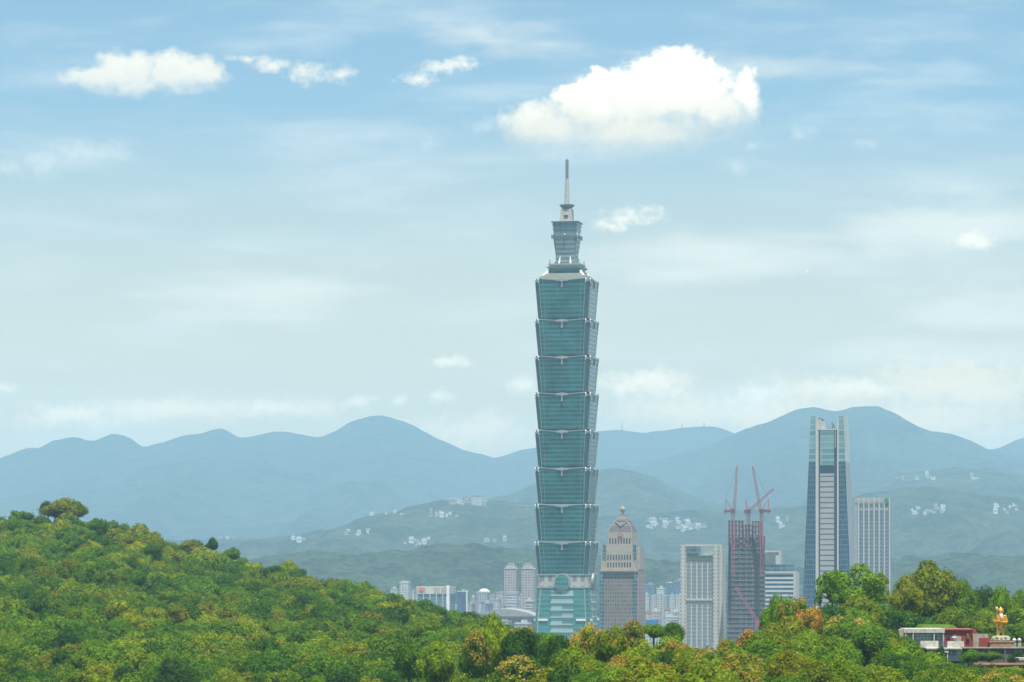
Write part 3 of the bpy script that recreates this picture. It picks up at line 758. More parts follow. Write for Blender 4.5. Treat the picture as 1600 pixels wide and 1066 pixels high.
b = MB(); wz = [(0, ztm, M_bgl, 'right_glass_wing'), (ztm, zt0, M_ggl, 'right_prong')]
for za, zb, m, nm in wz: side_prism(xr, lambda z: hw6(z)-.2, za, zb, m, nm)
for za, zb, m, nm in ((0, ztm, M_side6, 'side_wall'), (ztm, zt0, M_side6t, 'side_screen')):
    side_prism(lambda z: hw6(z)-.19, lambda z: hw6(z)+.6, za, zb, m, nm, -D6-.4, D6+.3)
side_prism(lambda z: NS.x(1277), lambda z: NS.x(1309), 0, NS.z(671), M_navy, 'core', -D6+2, D6-2)
NS.box('stone_column', M_pale, 1275, 1278.3, 655, None, -D6-.6, D6-.5)
NS.box('stone_column', M_pale, 1307.7, 1310, 655, None, -D6-.6, D6-.5)
NS.box('inner_fin', mat('stone_fin', (.34, .33, .33), .7), 1278.4, 1279.8, 672, None, -D6-.1, -D6+3)
NS.box('inner_fin', mat('stone_fin', (.34, .33, .33), .7), 1304.2, 1305.4, 672, 700, -D6-.1, -D6+3)
NS.box('stone_strip', M_stn6, 1281.7, 1303, 740, None, -D6-.2, -D6+3)
NS.box('crown_glass', M_ggl, 1281.7, 1303, 671, 727, -D6-.2, -D6+3)
NS.box('parapet', M_pale, 1279, 1308, 670.3, 672, -D6-.4, D6-1)
NS.panel('prong_screen', M_side6t, [(1275, 652), (1284, 656), (1284, 671), (1275, 671)], D6-3, D6-2.2)
b = MB(); rr = random.Random(2)
for q in range(4): b.box(NS.x(1275.5+q*2)-.5, NS.x(1275.5+q*2)+.5, D6-3, D6-2, NS.z(656), NS.z(652+q*.9-1.2))
b.build('roof_equipment', M_mans, NS.root)
b = MB(); b.tube((NS.x(1297), 0, NS.z(670)), (NS.x(1299), 0, NS.z(662)), .5, n=5); b.tube((NS.x(1299), 0, NS.z(663)), (NS.x(1302), 0, NS.z(670)), .5, n=5); b.tube((NS.x(1299), 0, NS.z(663)), (NS.x(1296.5), 0, NS.z(659.5)), .5, n=5); b.box(NS.x(1291.5), NS.x(1293.5), -1, 1, NS.z(670.4), NS.z(667.5))
b.build('roof_crane', M_mans, NS.root)

# ------------------------------------------------------------------ white grid block on the right
WG = Bld('grid_block', 1362, 3300, R(9), 'white office block with regular window grid behind the pronged tower', D=10)
WG.box('wall', mat('white_concrete', (.31, .32, .33), .8, 0, .05), 1336, 1390.5, 778, None, -15, 6)
rects = []
for r in range(25):
    for i in range(6):
        cx = 1346.3+i*7.9; py = 791.5+r*6.15 if r else 788
        hh = 4.0 if r < 3 else 3.6
        rects.append((WG.x(cx-2.6), WG.x(cx+2.6), WG.z(py+hh+.3), WG.z(py)))
rects = [q for q in rects]
windows(WG.root, rects, -15, facade('grid_window', (.20, .24, .27), (.09, .14, .18), 1.7, 3, .08, .05, .95, .15, .5, (.13, .19, .24)))
fn = MB()
for i in range(7):
    cx = 1342.3+i*7.9; fn.box(WG.x(cx)-.55, WG.x(cx)+.55, -16.2, -14.9, -1, WG.z(778.5))
fn.split('pilaster', M_pale, WG.root)
lv = MB()
for i in range(26): lv.box(WG.x(1338+i*2)-.25, WG.x(1338+i*2)+.25, -15.8, -14.9, WG.z(786), WG.z(779.5))
lv.split('louvre', M_pale, WG.root)
WG.box('sign_board', mat('green_sign', (.02, .25, .12), .5), 1382, 1388.5, 778.8, 784.5, -16.6, -16.25)

# ------------------------------------------------------------------ city below the hills
def skin(nm, wl_, gl_, cw=3.6, ch=3.3, fu=.22, v0=.25, v1=.75): return facade(nm, wl_, gl_, cw, ch, fu, v0, v1, .3, .8)
CM = {'pink': skin('pink_tile_wall', (.42, .34, .32), (.12, .12, .14)), 'white': skin('white_wall', (.46, .46, .43), (.16, .18, .2)), 'beige': skin('beige_wall', (.48, .43, .35), (.14, .14, .14)),
      'grey': skin('grey_wall', (.34, .35, .36), (.10, .12, .14)), 'blue': skin('blue_glass_wall', (.16, .22, .28), (.06, .11, .18), 3, 3.6, .08, .15, .9), 'navy': skin('dark_blue_wall', (.08, .13, .18), (.05, .09, .14), 4, 4, .1, .1, .9),
      'stripe': facade('white_balcony_bands', (.48, .48, .45), (.15, .18, .2), 9, 3.4, 0, .4, .95, .3, .8), 'brightblue': mat('blue_sheet', (.03, .15, .36), .5)}
M_roofs = {'white': mat('pale_roof', (.50, .50, .47), .7), 'red': mat('red_sheet_roof', (.42, .17, .13), .7), 'grey': mat('grey_roof', (.30, .30, .29), .9), 'green': mat('pale_green_sheet', (.38, .52, .46), .6), 'cream': M_cream}
def block(px0, px1, py, Y, skn, label, roof='grey', rot=.15, depth=18, group='city buildings below the hills', top=None, hut=True, name='city_building', py_b=None):
    B_ = Bld(name, (px0+px1)/2, Y, rot, label, group)
    hw_ = (px1-px0)/2/B_.s*.93; z1 = B_.z(py)
    hw_ = max(1.5, hw_-depth/2*math.sin(abs(rot)))
    b = MB(); b.box(-hw_, hw_, -depth/2, depth/2, -.5, z1); b.build('wall', CM[skn], B_.root)
    p = MB()
    for (a0, a1, c0, c1) in ((-hw_-.3, hw_+.3, -depth/2-.3, -depth/2+.3), (-hw_-.3, hw_+.3, depth/2-.3, depth/2+.3), (-hw_-.3, -hw_+.3, -depth/2+.3, depth/2-.3), (hw_-.3, hw_+.3, -depth/2+.3, depth/2-.3)):
        p.box(a0, a1, c0, c1, z1+.003, z1+1.3)
    p.build('parapet', M_roofs[roof], B_.root)
    if hut:
        rr = random.Random(int(px0*7+py)); h = MB(); w2 = hw_*rr.uniform(.3, .55); ox = rr.uniform(-.4, .4)*hw_
        h.box(ox-w2, ox+w2, -depth*.25, depth*.25, z1+.004, z1+rr.uniform(2.5, 4.5)); h.build('stair_house', M_roofs[rr.choice(['white', 'grey', roof])], B_.root)
    return B_
G0 = 'city buildings below the hills'
t1 = block(624, 643, 911, 4300, 'white', 'slim white tower with open frame top left of the long glass hall', 'white', hut=False)
MB().box(-5, 5, -5, 5, t1.z(911)+1.3, t1.z(908)).build('frame_top', M_pale, t1.root)
gh = block(650, 713, 928, 4000, 'blue', 'long glass hall with cream roof storey and orange mark left of tallest skyscraper', 'cream', hut=False, depth=40)
hw_ = (713-650)/2/gh.s*.93-20*math.sin(.15)
MB().box(-hw_-1, hw_+1, -21, 21, gh.z(928), gh.z(916.5)).build('roof_storey', facade('cream_roof_storey', (.50, .44, .36), (.38, .33, .28), 9, 14, .1, .2, .8), gh.root)
fn = MB()
for i in range(6): q = -hw_+i*2*hw_/5; fn.box(q-.5, q+.5, -21.6, -20.9 if False else -19.9, -.5, gh.z(928))
fn.split('pilaster', M_pale, gh.root)
MB().box(hw_-3.4, hw_, -22.3, -18, -.5, gh.z(914.5)).build('white_pier', M_white, gh.root)
MB().lathe([(3.2, 0), (3.2, .6)], (0, 0, 0), 12)
ob = MB(); q = [(-hw_+5+3.0*math.cos(t*math.pi/6), -21.6, gh.z(921)+2.6*math.sin(t*math.pi/6)) for t in range(12)]; q2 = [(a, -21, c2) for a, _, c2 in q]
ob.face(q); [ob.face([q[(i+1) % 12], q[i], q2[i], q2[(i+1) % 12]]) for i in range(12)]; ob.build('orange_mark', mat('orange_sign', (.6, .16, .05), .5), gh.root)
g2 = block(714, 732, 925, 4050, 'navy', 'dark glass block with white corner pier beside the long glass hall', 'white')
MB().box(6, 7.6, -10.6, -8.8, -.5, g2.z(922)).build('white_pier', M_white, g2.root)
dm = block(744, 765, 926, 4700, 'grey', 'grey block carrying a small pale dome roof', 'white', hut=False)
MB().lathe([(8.5, 0), (8, 1.8), (6.3, 3.8), (3.8, 5.2), (1.2, 5.8)], (2, 0, dm.z(926)+.05), 16).build('dome', M_pale, dm.root)
for a, c2, lb in ((787, 811, 'left one of two slim pink tiled towers with stepped caps'), (814, 838, 'right one of two slim pink tiled towers, half behind tallest skyscraper')):
    T_ = block(a, c2, 890, 4200, 'pink', lb, 'white', .2, 15, hut=False, name='apartment_tower')
    b = MB(); b.box(-6.4, 6.4, -6, 6, T_.z(890)+.01, T_.z(884)); b.box(-4, 4, -4, 4, T_.z(884), T_.z(880)); b.build('stepped_cap', CM['pink'], T_.root)
    MB().box(-7.8, 7.8, -8.2, 8.2, T_.z(890)+1.3, T_.z(890)+2.0).build('cap_ledge', M_white, T_.root)
block(790, 812, 926, 3900, 'stripe', 'white apartment block with balcony bands in front of left pink tower', 'white')
for a, c2, py, Y, sk, lb in ((735, 746, 935, 4500, 'pink', 'small pink block left of the domed block'), (764, 776, 931, 4600, 'grey', 'grey block right of the domed block'), (774, 790, 927, 4900, 'pink', 'pink block between domed block and pink towers'),
                             (746, 757, 941, 4150, 'white', 'low white block in front of the domed block'), (757, 771, 944, 4100, 'blue', 'low bluish block in front of the domed block'), (771, 783, 938, 4350, 'white', 'white block left of banded apartments'),
                             (812, 822, 930, 4350, 'grey', 'narrow grey block between the two pink towers'), (820, 836, 940, 3950, 'stripe', 'pale banded block against the left side of tallest skyscraper'), (733, 742, 945, 4150, 'grey', 'low grey block right of the dark glass block'),
                             (610, 624, 921, 4600, 'white', 'low white block at the left end of the city strip'), (643, 651, 925, 4500, 'beige', 'narrow beige block beside the slim white tower'), (783, 791, 947, 4050, 'beige', 'low beige block left of banded apartments')):
    block(a, c2, py, Y, sk, lb, random.Random(a).choice(['white', 'grey', 'cream']))
rb = random.Random(31); q = 604; row = []
while q < 838: wq = rb.uniform(6, 12); row.append((q, q+wq, rb.uniform(934, 948), rb.uniform(4800, 5300))); q += wq*rb.uniform(.8, 1.15)
ORD = 'first second third fourth fifth sixth seventh eighth ninth tenth eleventh twelfth thirteenth fourteenth fifteenth sixteenth seventeenth eighteenth nineteenth twentieth'.split(); ORD += ['twenty-'+q_ for q_ in ORD[:9]]+['thirtieth']+['thirty-'+q_ for q_ in ORD[:9]]
for i, (a, c2, py, Y) in enumerate(row[:36]):
    sk = rb.choice(['pink', 'white', 'grey', 'beige', 'white', 'stripe']); block(a, c2, py, Y, sk, f"{dict(pink='pinkish', white='white', grey='grey', beige='beige', stripe='banded')[sk]} block in the hazy back row left of skyscraper, {ORD[i]} from left", rb.choice(['white', 'grey', 'cream']), rb.uniform(-.2, .3), 14)
# exhibition hall with a shallow arched roof
EH = Bld('exhibition_hall', 792, 3550, .12, 'wide hall with shallow arched pale roof at the foot of tallest skyscraper')
EH.box('wall', skin('hall_wall', (.34, .33, .33), (.14, .16, .2), 7, 6), 744, 840, 966, None, -25, 25)
EH.box('eave', mat('dark_eave', (.08, .10, .14), .5), 742, 842, 962.5, 966, -29, 28)
b = MB(); N_ = 14; xa, xb = EH.x(742), EH.x(842)
arc = [(xa+(xb-xa)*i/N_, EH.z(962.5)+(EH.z(951)-EH.z(962.5))*math.sin(math.pi*i/N_)**.8) for i in range(N_+1)]
b.poly_y(arc, -27, 27); b.build('arched_roof', mat('pale_sheet_roof', (.30, .295, .27), .6), EH.root)
block(776, 800, 972, 3400, 'beige', 'low beige block in front of the arched hall, left of its middle', 'cream'); block(803, 832, 975, 3380, 'grey', 'low grey block in front of the arched hall, right of its middle', 'white')
# right of the stone tower
for a, c2, py, Y, sk, rf_, lb in (
    (1006, 1024, 914, 5400, 'navy', 'grey', 'blue sheeted building right of the stone tower'), (1040, 1053, 911, 5500, 'navy', 'white', 'blue building behind pale apartment tower, left half'), (1053, 1067, 908, 5450, 'navy', 'grey', 'taller blue building touching the pale apartment tower'),
    (1025, 1040, 920, 5300, 'white', 'white', 'white block between two blue buildings'),
    (1006, 1016, 930, 4700, 'white', 'green', 'first pale apartment block right of the stone tower'), (1016, 1027, 932, 4650, 'pink', 'green', 'pinkish apartment block with pale green roof'), (1027, 1036, 929, 4750, 'beige', 'green', 'beige apartment block below the white block'),
    (1036, 1045, 932, 4680, 'grey', 'green', 'grey apartment block in the pale green roofed row'), (1045, 1056, 931, 4720, 'white', 'green', 'white apartment block in the pale green roofed row'), (1055, 1068, 930, 4660, 'beige', 'green', 'last beige apartment block of the green roofed row'),
    (1006, 1019, 958, 3900, 'beige', 'red', 'low block with red roof edge beside the stone tower'), (1019, 1034, 956, 3950, 'pink', 'white', 'low pink block with white roof hut'), (1038, 1048, 953, 4000, 'white', 'red', 'low white block with red roof edge'), (1048, 1062, 957, 3900, 'pink', 'white', 'low pink block at the foot of pale apartment tower'),
    (1006, 1034, 970, 3600, 'white', 'grey', 'low white block carrying a bright blue sheet'), (1039, 1062, 965, 3500, 'stripe', 'white', 'white block with window bands left of pale apartment tower')):
    B_ = block(a, c2, py, Y, sk, lb, rf_, .12)
    if 'blue sheet' in lb: MB().box(-8, 7, -9.8, -9.4, B_.z(976), B_.z(968)).build('blue_sheet', CM['brightblue'], B_.root)
# tower left edge stump between the stone tower and skyscraper, and towards the right edge


# ------------------------------------------------------------------ houses on the far slopes
def hit(px, py, H, y0, y1):
    y = y0
    while y < y1:
        x = X(px, y)
        if H(x, y) >= Z(py, y): return x, y
        y += 15
    return None
M_hw = mat('house_white', (.72, .72, .68), .8); M_hw2 = mat('house_pale', (.50, .51, .50), .8); M_hc = mat('house_cream', (.42, .36, .28), .8); M_hr = mat('house_red', (.27, .16, .13), .8)
hm = []
for sz, (wm, rm) in enumerate(((M_hw, M_hr), (M_hw, M_hw2), (M_hw2, M_roofs['grey']), (M_hc, M_hr))):
    b = MB(); b.box(-.5, .5, -.4, .4, -.6, .72)
    for q in range(3): b.box(-.35+q*.28, -.2+q*.28, -.42, -.4, .15, .4, 2)
    b.poly_y([(-.54, .72), (.54, .72), (.3, .86), (-.3, .86)], -.44, .44, 1)
    hm.append(b.build('hillside_house', [wm, rm, M_win]))
used = set()
rnd = random.Random(11)
CL = [  # cx, cy, spread x, spread y, count, width range (m), surface, where
 (718, 786, 14, 2.5, 4, (18, 40), 'foot', 'on spur left of the skyscraper'), (747, 780, 9, 3, 3, (18, 34), 'foot', 'by the tall slab block on the ridge'), (815, 781, 7, 1, 2, (25, 50), 'foot', 'just left of the skyscraper at ridge height'),
 (600, 804, 30, 3, 7, (10, 22), 'foot', 'in the middle row of left slope'), (525, 815, 12, 5, 5, (10, 18), 'foot', 'in cluster left of the middle row'), (490, 829, 18, 3, 4, (10, 22), 'foot', 'low on the left far slope'), (466, 846, 8, 2, 3, (14, 26), 'foot', 'at lowest left edge of far slope'),
 (640, 848, 30, 4, 7, (10, 22), 'foot', 'just above the wooded low hill'), (560, 833, 22, 3, 4, (8, 18), 'foot', 'between the left clusters'), (690, 806, 26, 6, 5, (8, 16), 'foot', 'below the ridge spur'), (775, 848, 16, 3, 3, (12, 22), 'foot', 'above the two pink towers'),
 (1000, 793, 26, 5, 16, (12, 26), 'foot', 'in cluster right of stone tower roof'), (1040, 790, 26, 5, 10, (12, 24), 'foot', 'in upper row left of cranes'), (1050, 820, 40, 6, 16, (12, 26), 'foot', 'in lower dense row left of cranes'), (1085, 826, 22, 4, 8, (14, 30), 'foot', 'beside the left crane mast'),
 (1012, 862, 10, 2, 2, (16, 26), 'near', 'right of stone tower shoulder'), (1225, 820, 14, 8, 4, (10, 20), 'foot', 'between cranes and pronged tower'), (1430, 748, 30, 4, 5, (12, 24), 'mid', 'on upper slope right of grid block'), (1520, 748, 10, 2, 2, (18, 30), 'mid', 'high on the right slope'),
 (1450, 798, 26, 6, 9, (10, 20), 'foot', 'in the middle of right slope'), (1575, 795, 20, 6, 6, (8, 20), 'foot', 'near right edge of far slope'), (345, 838, 16, 4, 4, (10, 22), 'foot', 'above the left wooded ridge')]
ordn = ['first', 'second', 'third', 'fourth', 'fifth', 'sixth', 'seventh', 'eighth', 'ninth', 'tenth', 'eleventh', 'twelfth', 'thirteenth', 'fourteenth', 'fifteenth', 'sixteenth', 'seventeenth', 'eighteenth', 'nineteenth', 'twentieth']
ordn += ['twenty-'+q for q in ordn[:9]]+['thirtieth']+['thirty-'+q for q in ordn[:9]]
HS = {'foot': (H_foot, 7050, 9800), 'mid': (H_mid, 9050, 12500), 'near': (H_near, 5450, 6600)}
for cx, cy, sx, sy, n, wr, key, where in CL:
    n = min(30, int(n*1.8)); sy *= 1.25
    pts = sorted((cx+rnd.uniform(-sx, sx), cy+rnd.uniform(-sy, sy)) for _ in range(n))
    Hf, y0, y1 = HS[key]; got = []
    for px, py in pts:
        p = hit(px, py, Hf, y0, y1)
        if p: got.append((px, py, p))
    for k, (px, py, (x, y)) in enumerate(got):
        t = rnd.choice([0, 1, 1, 1, 2, 3]); src = hm[t]
        if t in used: o = src.copy(); col.objects.link(o)
        else: o = src; used.add(t)
        wd = rnd.uniform(*wr)*.62; ht = rnd.choice([5, 6, 8, 9, 12, 20])
        o.location = (x, y, Hf(x, y)); o.scale = (wd, wd*.8, ht); o.rotation_euler = (0, 0, rnd.uniform(-.5, .5))
        colr = ('white house with red roof', 'all white house', 'pale house with grey roof', 'cream house with red roof')[t]
        tag(o, f'{colr} {where}, {ordn[k]} from left' if len(got) > 1 else f'{colr} {where}', 'house', 'houses scattered over the far slopes')
for t, o in enumerate(hm):
    if t not in used: bpy.data.objects.remove(o)
# a temple hall and a slab block on the spur, pylons on the skyline
for px, py, wd, ht, nm, lb in ((731, 781, 34, 16, 'hillside_hall', 'cream hall with red roof on the ridge spur left of the skyscraper'), (816, 781, 44, 10, 'hillside_hall', 'long low hall with red roof close left of the skyscraper')):
    p = hit(px, py+4, H_foot, 7050, 9800) or (X(px, 9700), 9700)
    r = empty(nm, (p[0], p[1], H_foot(*p)-1), 0, lb, 'hall')
    MB().box(-wd/2, wd/2, -9, 9, -3, ht*.6).build('wall', M_cream, r); MB().poly_y([(-wd/2-2, ht*.6), (wd/2+2, ht*.6), (wd*.3, ht), (-wd*.3, ht)], -11, 11).build('roof', M_roofs['red'], r)
p = hit(745, 789, H_foot, 7050, 9800) or (X(745, 9700), 9700)
r = empty('slab_block', (p[0], p[1], H_foot(*p)-2), 0, 'tall pale slab block with flat roof on the ridge spur left of the skyscraper', 'building')
MB().box(-16, 16, -8, 8, -3, 27).build('wall', CM['white'], r); MB().box(-18, 18, -9, 9, 27, 29.5).build('roof', M_roofs['red'], r); MB().box(20, 26, -8, 8, -3, 29).build('side_tower', CM['grey'], r)
for px, lb in ((972, 'leftmost mast on the skyline right of skyscraper'), (1066, 'middle mast on the skyline'), (1100, 'rightmost mast on the skyline')):
    x = X(px, 19800); zb = H_back(x, 19800)
    r = empty('radio_mast', (x, 19800, zb-4), 0, lb, 'mast', 'radio masts on the skyline')
    m = MB(); lattice(m, (0, 0, 0), (0, 0, 50 if px == 972 else 30), 7, 5, 1.1, 2.5); m.build('lattice', M_mans, r)

# ------------------------------------------------------------------ trees
def leaf_mat(name, ramp, tipc=None):
    m = bpy.data.materials.new(name); m.use_nodes = True; nt = m.node_tree; nt.nodes.clear(); N = NT(nt)
    oi = N.node('ShaderNodeObjectInfo'); g = N.node('ShaderNodeNewGeometry')
    cr = N.node('ShaderNodeValToRGB'); N.l.new(oi.outputs['Random'], cr.inputs[0])
    e = cr.color_ramp.elements
    while len(e) < len(ramp): e.new(.5)
    for i, (p, c2) in enumerate(ramp): e[i].position = p; e[i].color = (*c2, 1)
    k = N.rng(N.noise(g.outputs['Position'], .55, 4, .6), .3, .7, .72, 1.28)
    k2 = N.rng(N.noise(g.outputs['Position'], .02, 3, .6), .35, .65, .85, 1.15)
    k = N.m('MULTIPLY', k, k2)
    k = N.m('MULTIPLY', k, N.rng(g.outputs['Random Per Island'], 0, 1, .65, 1.32, False))
    k = N.m('MULTIPLY', k, 1.17)
    cc = N.v('MULTIPLY', cr.outputs[0], N.comb(N.m('MULTIPLY', k, 1.07), k, N.m('MULTIPLY', k, .5)))
    df = N.node('ShaderNodeBsdfPrincipled'); N.l.new(cc, df.inputs['Base Color']); df.inputs['Roughness'].default_value = .55; df.inputs['Specular IOR Level'].default_value = .12
    tr = N.node('ShaderNodeBsdfTranslucent'); N.l.new(N.v('MULTIPLY', cc, (1.25, 1.35, .6)), tr.inputs[0])
    mx = N.node('ShaderNodeMixShader'); mx.inputs[0].default_value = .33
    N.l.new(df.outputs[0], mx.inputs[1]); N.l.new(tr.outputs[0], mx.inputs[2])
    o = N.node('ShaderNodeOutputMaterial'); N.l.new(mx.outputs[0], o.inputs[0]); return m
GREENS = [(0, (.022, .07, .005)), (.12, (.045, .115, .005)), (.26, (.09, .18, .005)), (.4, (.04, .11, .007)), (.52, (.15, .22, .005)), (.64, (.06, .145, .006)), (.76, (.19, .225, .005)), (.86, (.13, .15, .008)), (.93, (.10, .19, .006)), (1, (.03, .085, .008))]
M_leaf = leaf_mat('leaves', GREENS)
M_bright = leaf_mat('bright_leaves', [(0, (.08, .18, .005)), (.5, (.12, .22, .005)), (1, (.18, .235, .005))])
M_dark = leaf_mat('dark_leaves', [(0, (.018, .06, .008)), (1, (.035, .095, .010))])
M_tip = leaf_mat('orange_tips', [(0, (.34, .18, .04)), (.5, (.28, .20, .04)), (1, (.38, .17, .06))])
M_tipc = leaf_mat('cream_tips', [(0, (.30, .25, .07)), (1, (.36, .24, .09))])
M_olive = leaf_mat('olive_leaves', [(0, (.13, .17, .006)), (1, (.17, .19, .006))])
M_bark = mat('bark', (.10, .08, .06), .9)
ICO = None
def ico():
    global ICO
    if ICO is None:
        import bmesh
        bm = bmesh.new(); bmesh.ops.create_icosphere(bm, subdivisions=2, radius=1)
        ICO = (np.array([v.co[:] for v in bm.verts]), np.array([[v.index for v in f.verts] for f in bm.faces])); bm.free()
    return ICO
def crown_mesh(seed, nl, leaf, mats, clumps=16, shape='round', tipfrac=0.0, core=True):
    """a crown of radius 1 (width 2) from z=0 to about 1.5: leaf clumps, each a shell of small leaf faces around a rough core"""
    g = np.random.default_rng(seed); cs, rs = [], []
    for i in range(clumps):
        a = g.uniform(0, 2*np.pi)
        if shape == 'cone': h = g.uniform(0, 1); rad = (1-h)*.42*g.uniform(.3, 1); z = .15+h*2.0; r = .16+.26*(1-h)
        elif shape == 'tall': h = g.uniform(0, 1); rad = .42*g.uniform(.2, 1)*(1-.5*h); z = .3+h*1.5; r = g.uniform(.24, .42)
        elif shape == 'open': e = np.arcsin(g.uniform(-.5, 1)); f_ = g.uniform(.35, .92); rad = np.cos(e)*f_; z = .6+np.sin(e)*f_*.85; r = g.uniform(.12, .24)
        elif shape == 'flat': rad = math.sqrt(g.uniform(0, 1))*.72; z = .75+.25*g.uniform(0, 1)-.45*rad**2; r = g.uniform(.2, .36)
        else:
            e = np.arcsin(g.uniform(-.25, 1)); rad = np.cos(e)*g.uniform(.45, .72); z = .62+np.sin(e)*g.uniform(.42, .66); r = g.uniform(.22, .42)
        cs.append((rad*np.cos(a), rad*np.sin(a), z)); rs.append(r)
    if shape not in ('cone', 'open'): cs.append((0, 0, .62)); rs.append(.55 if shape != 'flat' else .3)
    cs, rs = np.array(cs), np.array(rs)
    pr = rs**2/np.sum(rs**2)
    V_, F_, MI = [], [], []; nv = 0
    idx = g.choice(len(cs), nl*3, p=pr)
    d = g.normal(size=(nl*3, 3)); d /= np.linalg.norm(d, axis=1)[:, None]
    # lumpy clumps
    lump = 1+.16*np.sin(d[:, 0]*7+idx)*np.cos(d[:, 2]*6+idx*2)+.08*np.sin(d[:, 1]*13+idx)
    pos = cs[idx]+d*(rs[idx]*lump*g.uniform(.82, 1.07, nl*3))[:, None]
    dist = np.linalg.norm(pos[:, None, :]-cs[None], axis=2)/rs[None]
    keep = (np.sum(dist < .80, axis=1) == 0)
    keep &= (d[:, 2] > -.75)
    pos, d, idx = pos[keep][:nl], d[keep][:nl], idx[keep][:nl]; n = len(pos)
    nr = d+g.normal(size=(n, 3))*.42+np.array([0, 0, .25]); nr /= np.linalg.norm(nr, axis=1)[:, None]
    t = np.cross(nr, g.normal(size=(n, 3))); t /= np.linalg.norm(t, axis=1)[:, None]; b = np.cross(nr, t)
    s = (leaf*g.uniform(.6, 1.35, n))[:, None]
    q = np.stack([pos+t*s, pos+b*s*.55+nr*s*.12, pos-t*s, pos-b*s*.55+nr*s*.12], 1).reshape(-1, 3)
    faces = [tuple(r_) for r_ in np.arange(4*n).reshape(-1, 4)]
    clumptip = g.uniform(0, 1, len(cs)) < tipfrac*1.6
    mi = np.where((clumptip[idx]) & (d[:, 2] > .0+g.uniform(-.2, .3, n)) & (pos[:, 2] > .6) & (g.uniform(0, 1, n) < .8), 1, 0) if tipfrac else np.zeros(n, int)
    if core:
        iv, jf = ico(); k = n*4; ex, ef = [], []
        for c0, r0 in zip(cs, rs):
            jit = 1+g.normal(size=len(iv))*.06
            ex.append(c0+iv*(r0*.68*jit)[:, None]); ef += [tuple(x_+k for x_ in f) for f in jf]; k += len(iv)
        q = np.concatenate([q]+ex); faces += ef; mi = np.concatenate([mi, np.zeros(len(ef), int)])
    me = bpy.data.meshes.new('crown'); me.from_pydata(q.tolist(), [], faces)
    for m in mats: me.materials.append(m)
    me.polygons.foreach_set('material_index', mi.astype(np.int32)); me.update()
    return me, cs
def trunk_mesh(seed, cs, depth=1.2):
    b = MB(); g = random.Random(seed)
    top = (g.uniform(-.05, .05), g.uniform(-.05, .05), .35)
    b.tube((0, 0, -depth), top, .085, .055, 6)
    for c0 in list(cs)[:7]: b.tube(top, tuple(np.array(c0)*.85), .04, .014, 5)
    o = b.build('trunk', M_bark); me = o.data; bpy.data.objects.remove(o); return me
PROTO = {}
def proto(key, *a, **k):
    me, cs = crown_mesh(*a, **k); PROTO[key] = (me, trunk_mesh(a[0], cs))
NLN = 5200
for i in range(6): proto(f'round{i}', 20+i, NLN, .040, [M_leaf], 18+i)
for i in range(3): proto(f'bright{i}', 30+i, NLN, .042, [M_bright], 20)
for i in range(3): proto(f'tip{i}', 40+i, NLN, .040, [M_leaf, M_tip], 17, tipfrac=.5)
for i in range(2): proto(f'cream{i}', 45+i, NLN, .040, [M_leaf, M_tipc], 17, tipfrac=.45)
for i in range(2): proto(f'olive{i}', 65+i, NLN, .042, [M_olive], 26)
for i in range(2): proto(f'open{i}', 90+i, 4200, .048, [M_bright], 34, shape='open', core=False)
for i in range(2): proto(f'flat{i}', 50+i, 3600, .042, [M_leaf], 18, shape='flat')
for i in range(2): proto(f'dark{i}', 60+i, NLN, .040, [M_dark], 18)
proto('cone0', 70, 3600, .040, [M_dark], 30, shape='cone'); proto('tall0', 75, 3200, .045, [M_leaf], 16, shape='tall'); proto('tall1', 76, 3200, .045, [M_bright], 16, shape='tall')
for i in range(5): proto(f'far{i}', 80+i, 2200, .058, [M_leaf], 14+i)
DESC = {'round': 'rounded green', 'bright': 'bright green', 'tip': 'orange-tipped', 'cream': 'cream-tipped', 'flat': 'flat-topped', 'dark': 'dark green', 'cone': 'dark conical', 'tall': 'narrow upright', 'far': 'rounded green', 'olive': 'olive green', 'open': 'loose bright green'}
seeds = {}
def tree(key, x, y, zbase, wd, ht, rz, label, group, name='tree'):
    """wd: crown width; ht: height of crown; zbase: underside of crown"""
    cm, tm = PROTO[key]
    r = empty(name, (x, y, zbase), rz, label, 'tree', group)
    for nm, me in (('trunk', tm), ('crown', cm)):
        o = bpy.data.objects.new(nm, me); col.objects.link(o); o.parent = r; o.scale = (wd/2, wd/2, ht/1.5)
    return r
rng = random.Random(77)
T = []        # (px, py_top, Y, wd, ht, key, placed-by-hand label)
def top_tree(px, pytop, Y, wpx, hpx, key, label=None):
    s_ = F/Y; T.append(dict(x=X(px, Y), y=Y, ztop=Z(pytop, Y), wd=wpx/s_, ht=hpx/s_, key=key, label=label, px=px, py=pytop, hand=True))
# hand-placed trees that shape the skyline and the front
top_tree(98, 781, 1530, 76, 34, 'olive0', 'broad olive tree standing highest on the left hilltop')
top_tree(75, 784, 1535, 34, 26, 'far0', 'left shoulder tree of the clump on the left hilltop'); top_tree(122, 784, 1528, 34, 28, 'far1', 'right shoulder tree of the clump on the left hilltop')
top_tree(28, 797, 1540, 40, 22, 'far2', 'low tree at the far left end of the skyline'); top_tree(331, 841, 1455, 24, 22, 'dark0', 'lone dark tree standing clear of the left ridge line')
top_tree(361, 857, 1450, 36, 22, 'bright1', 'olive tree next right of the lone dark ridge tree')
top_tree(450, 878, 1400, 44, 30, 'bright0', 'bright green bushy tree on the ridge below the middle mountain')
top_tree(665, 962, 950, 62, 46, 'bright1', 'bright yellow green domed tree low on the right end of the left hill')
top_tree(700, 968, 1060, 60, 40, 'dark1', 'dark green tree at the right end of the left hill'); top_tree(735, 958, 1100, 56, 40, 'dark0', 'last dark tree where the left hill meets the arched hall')
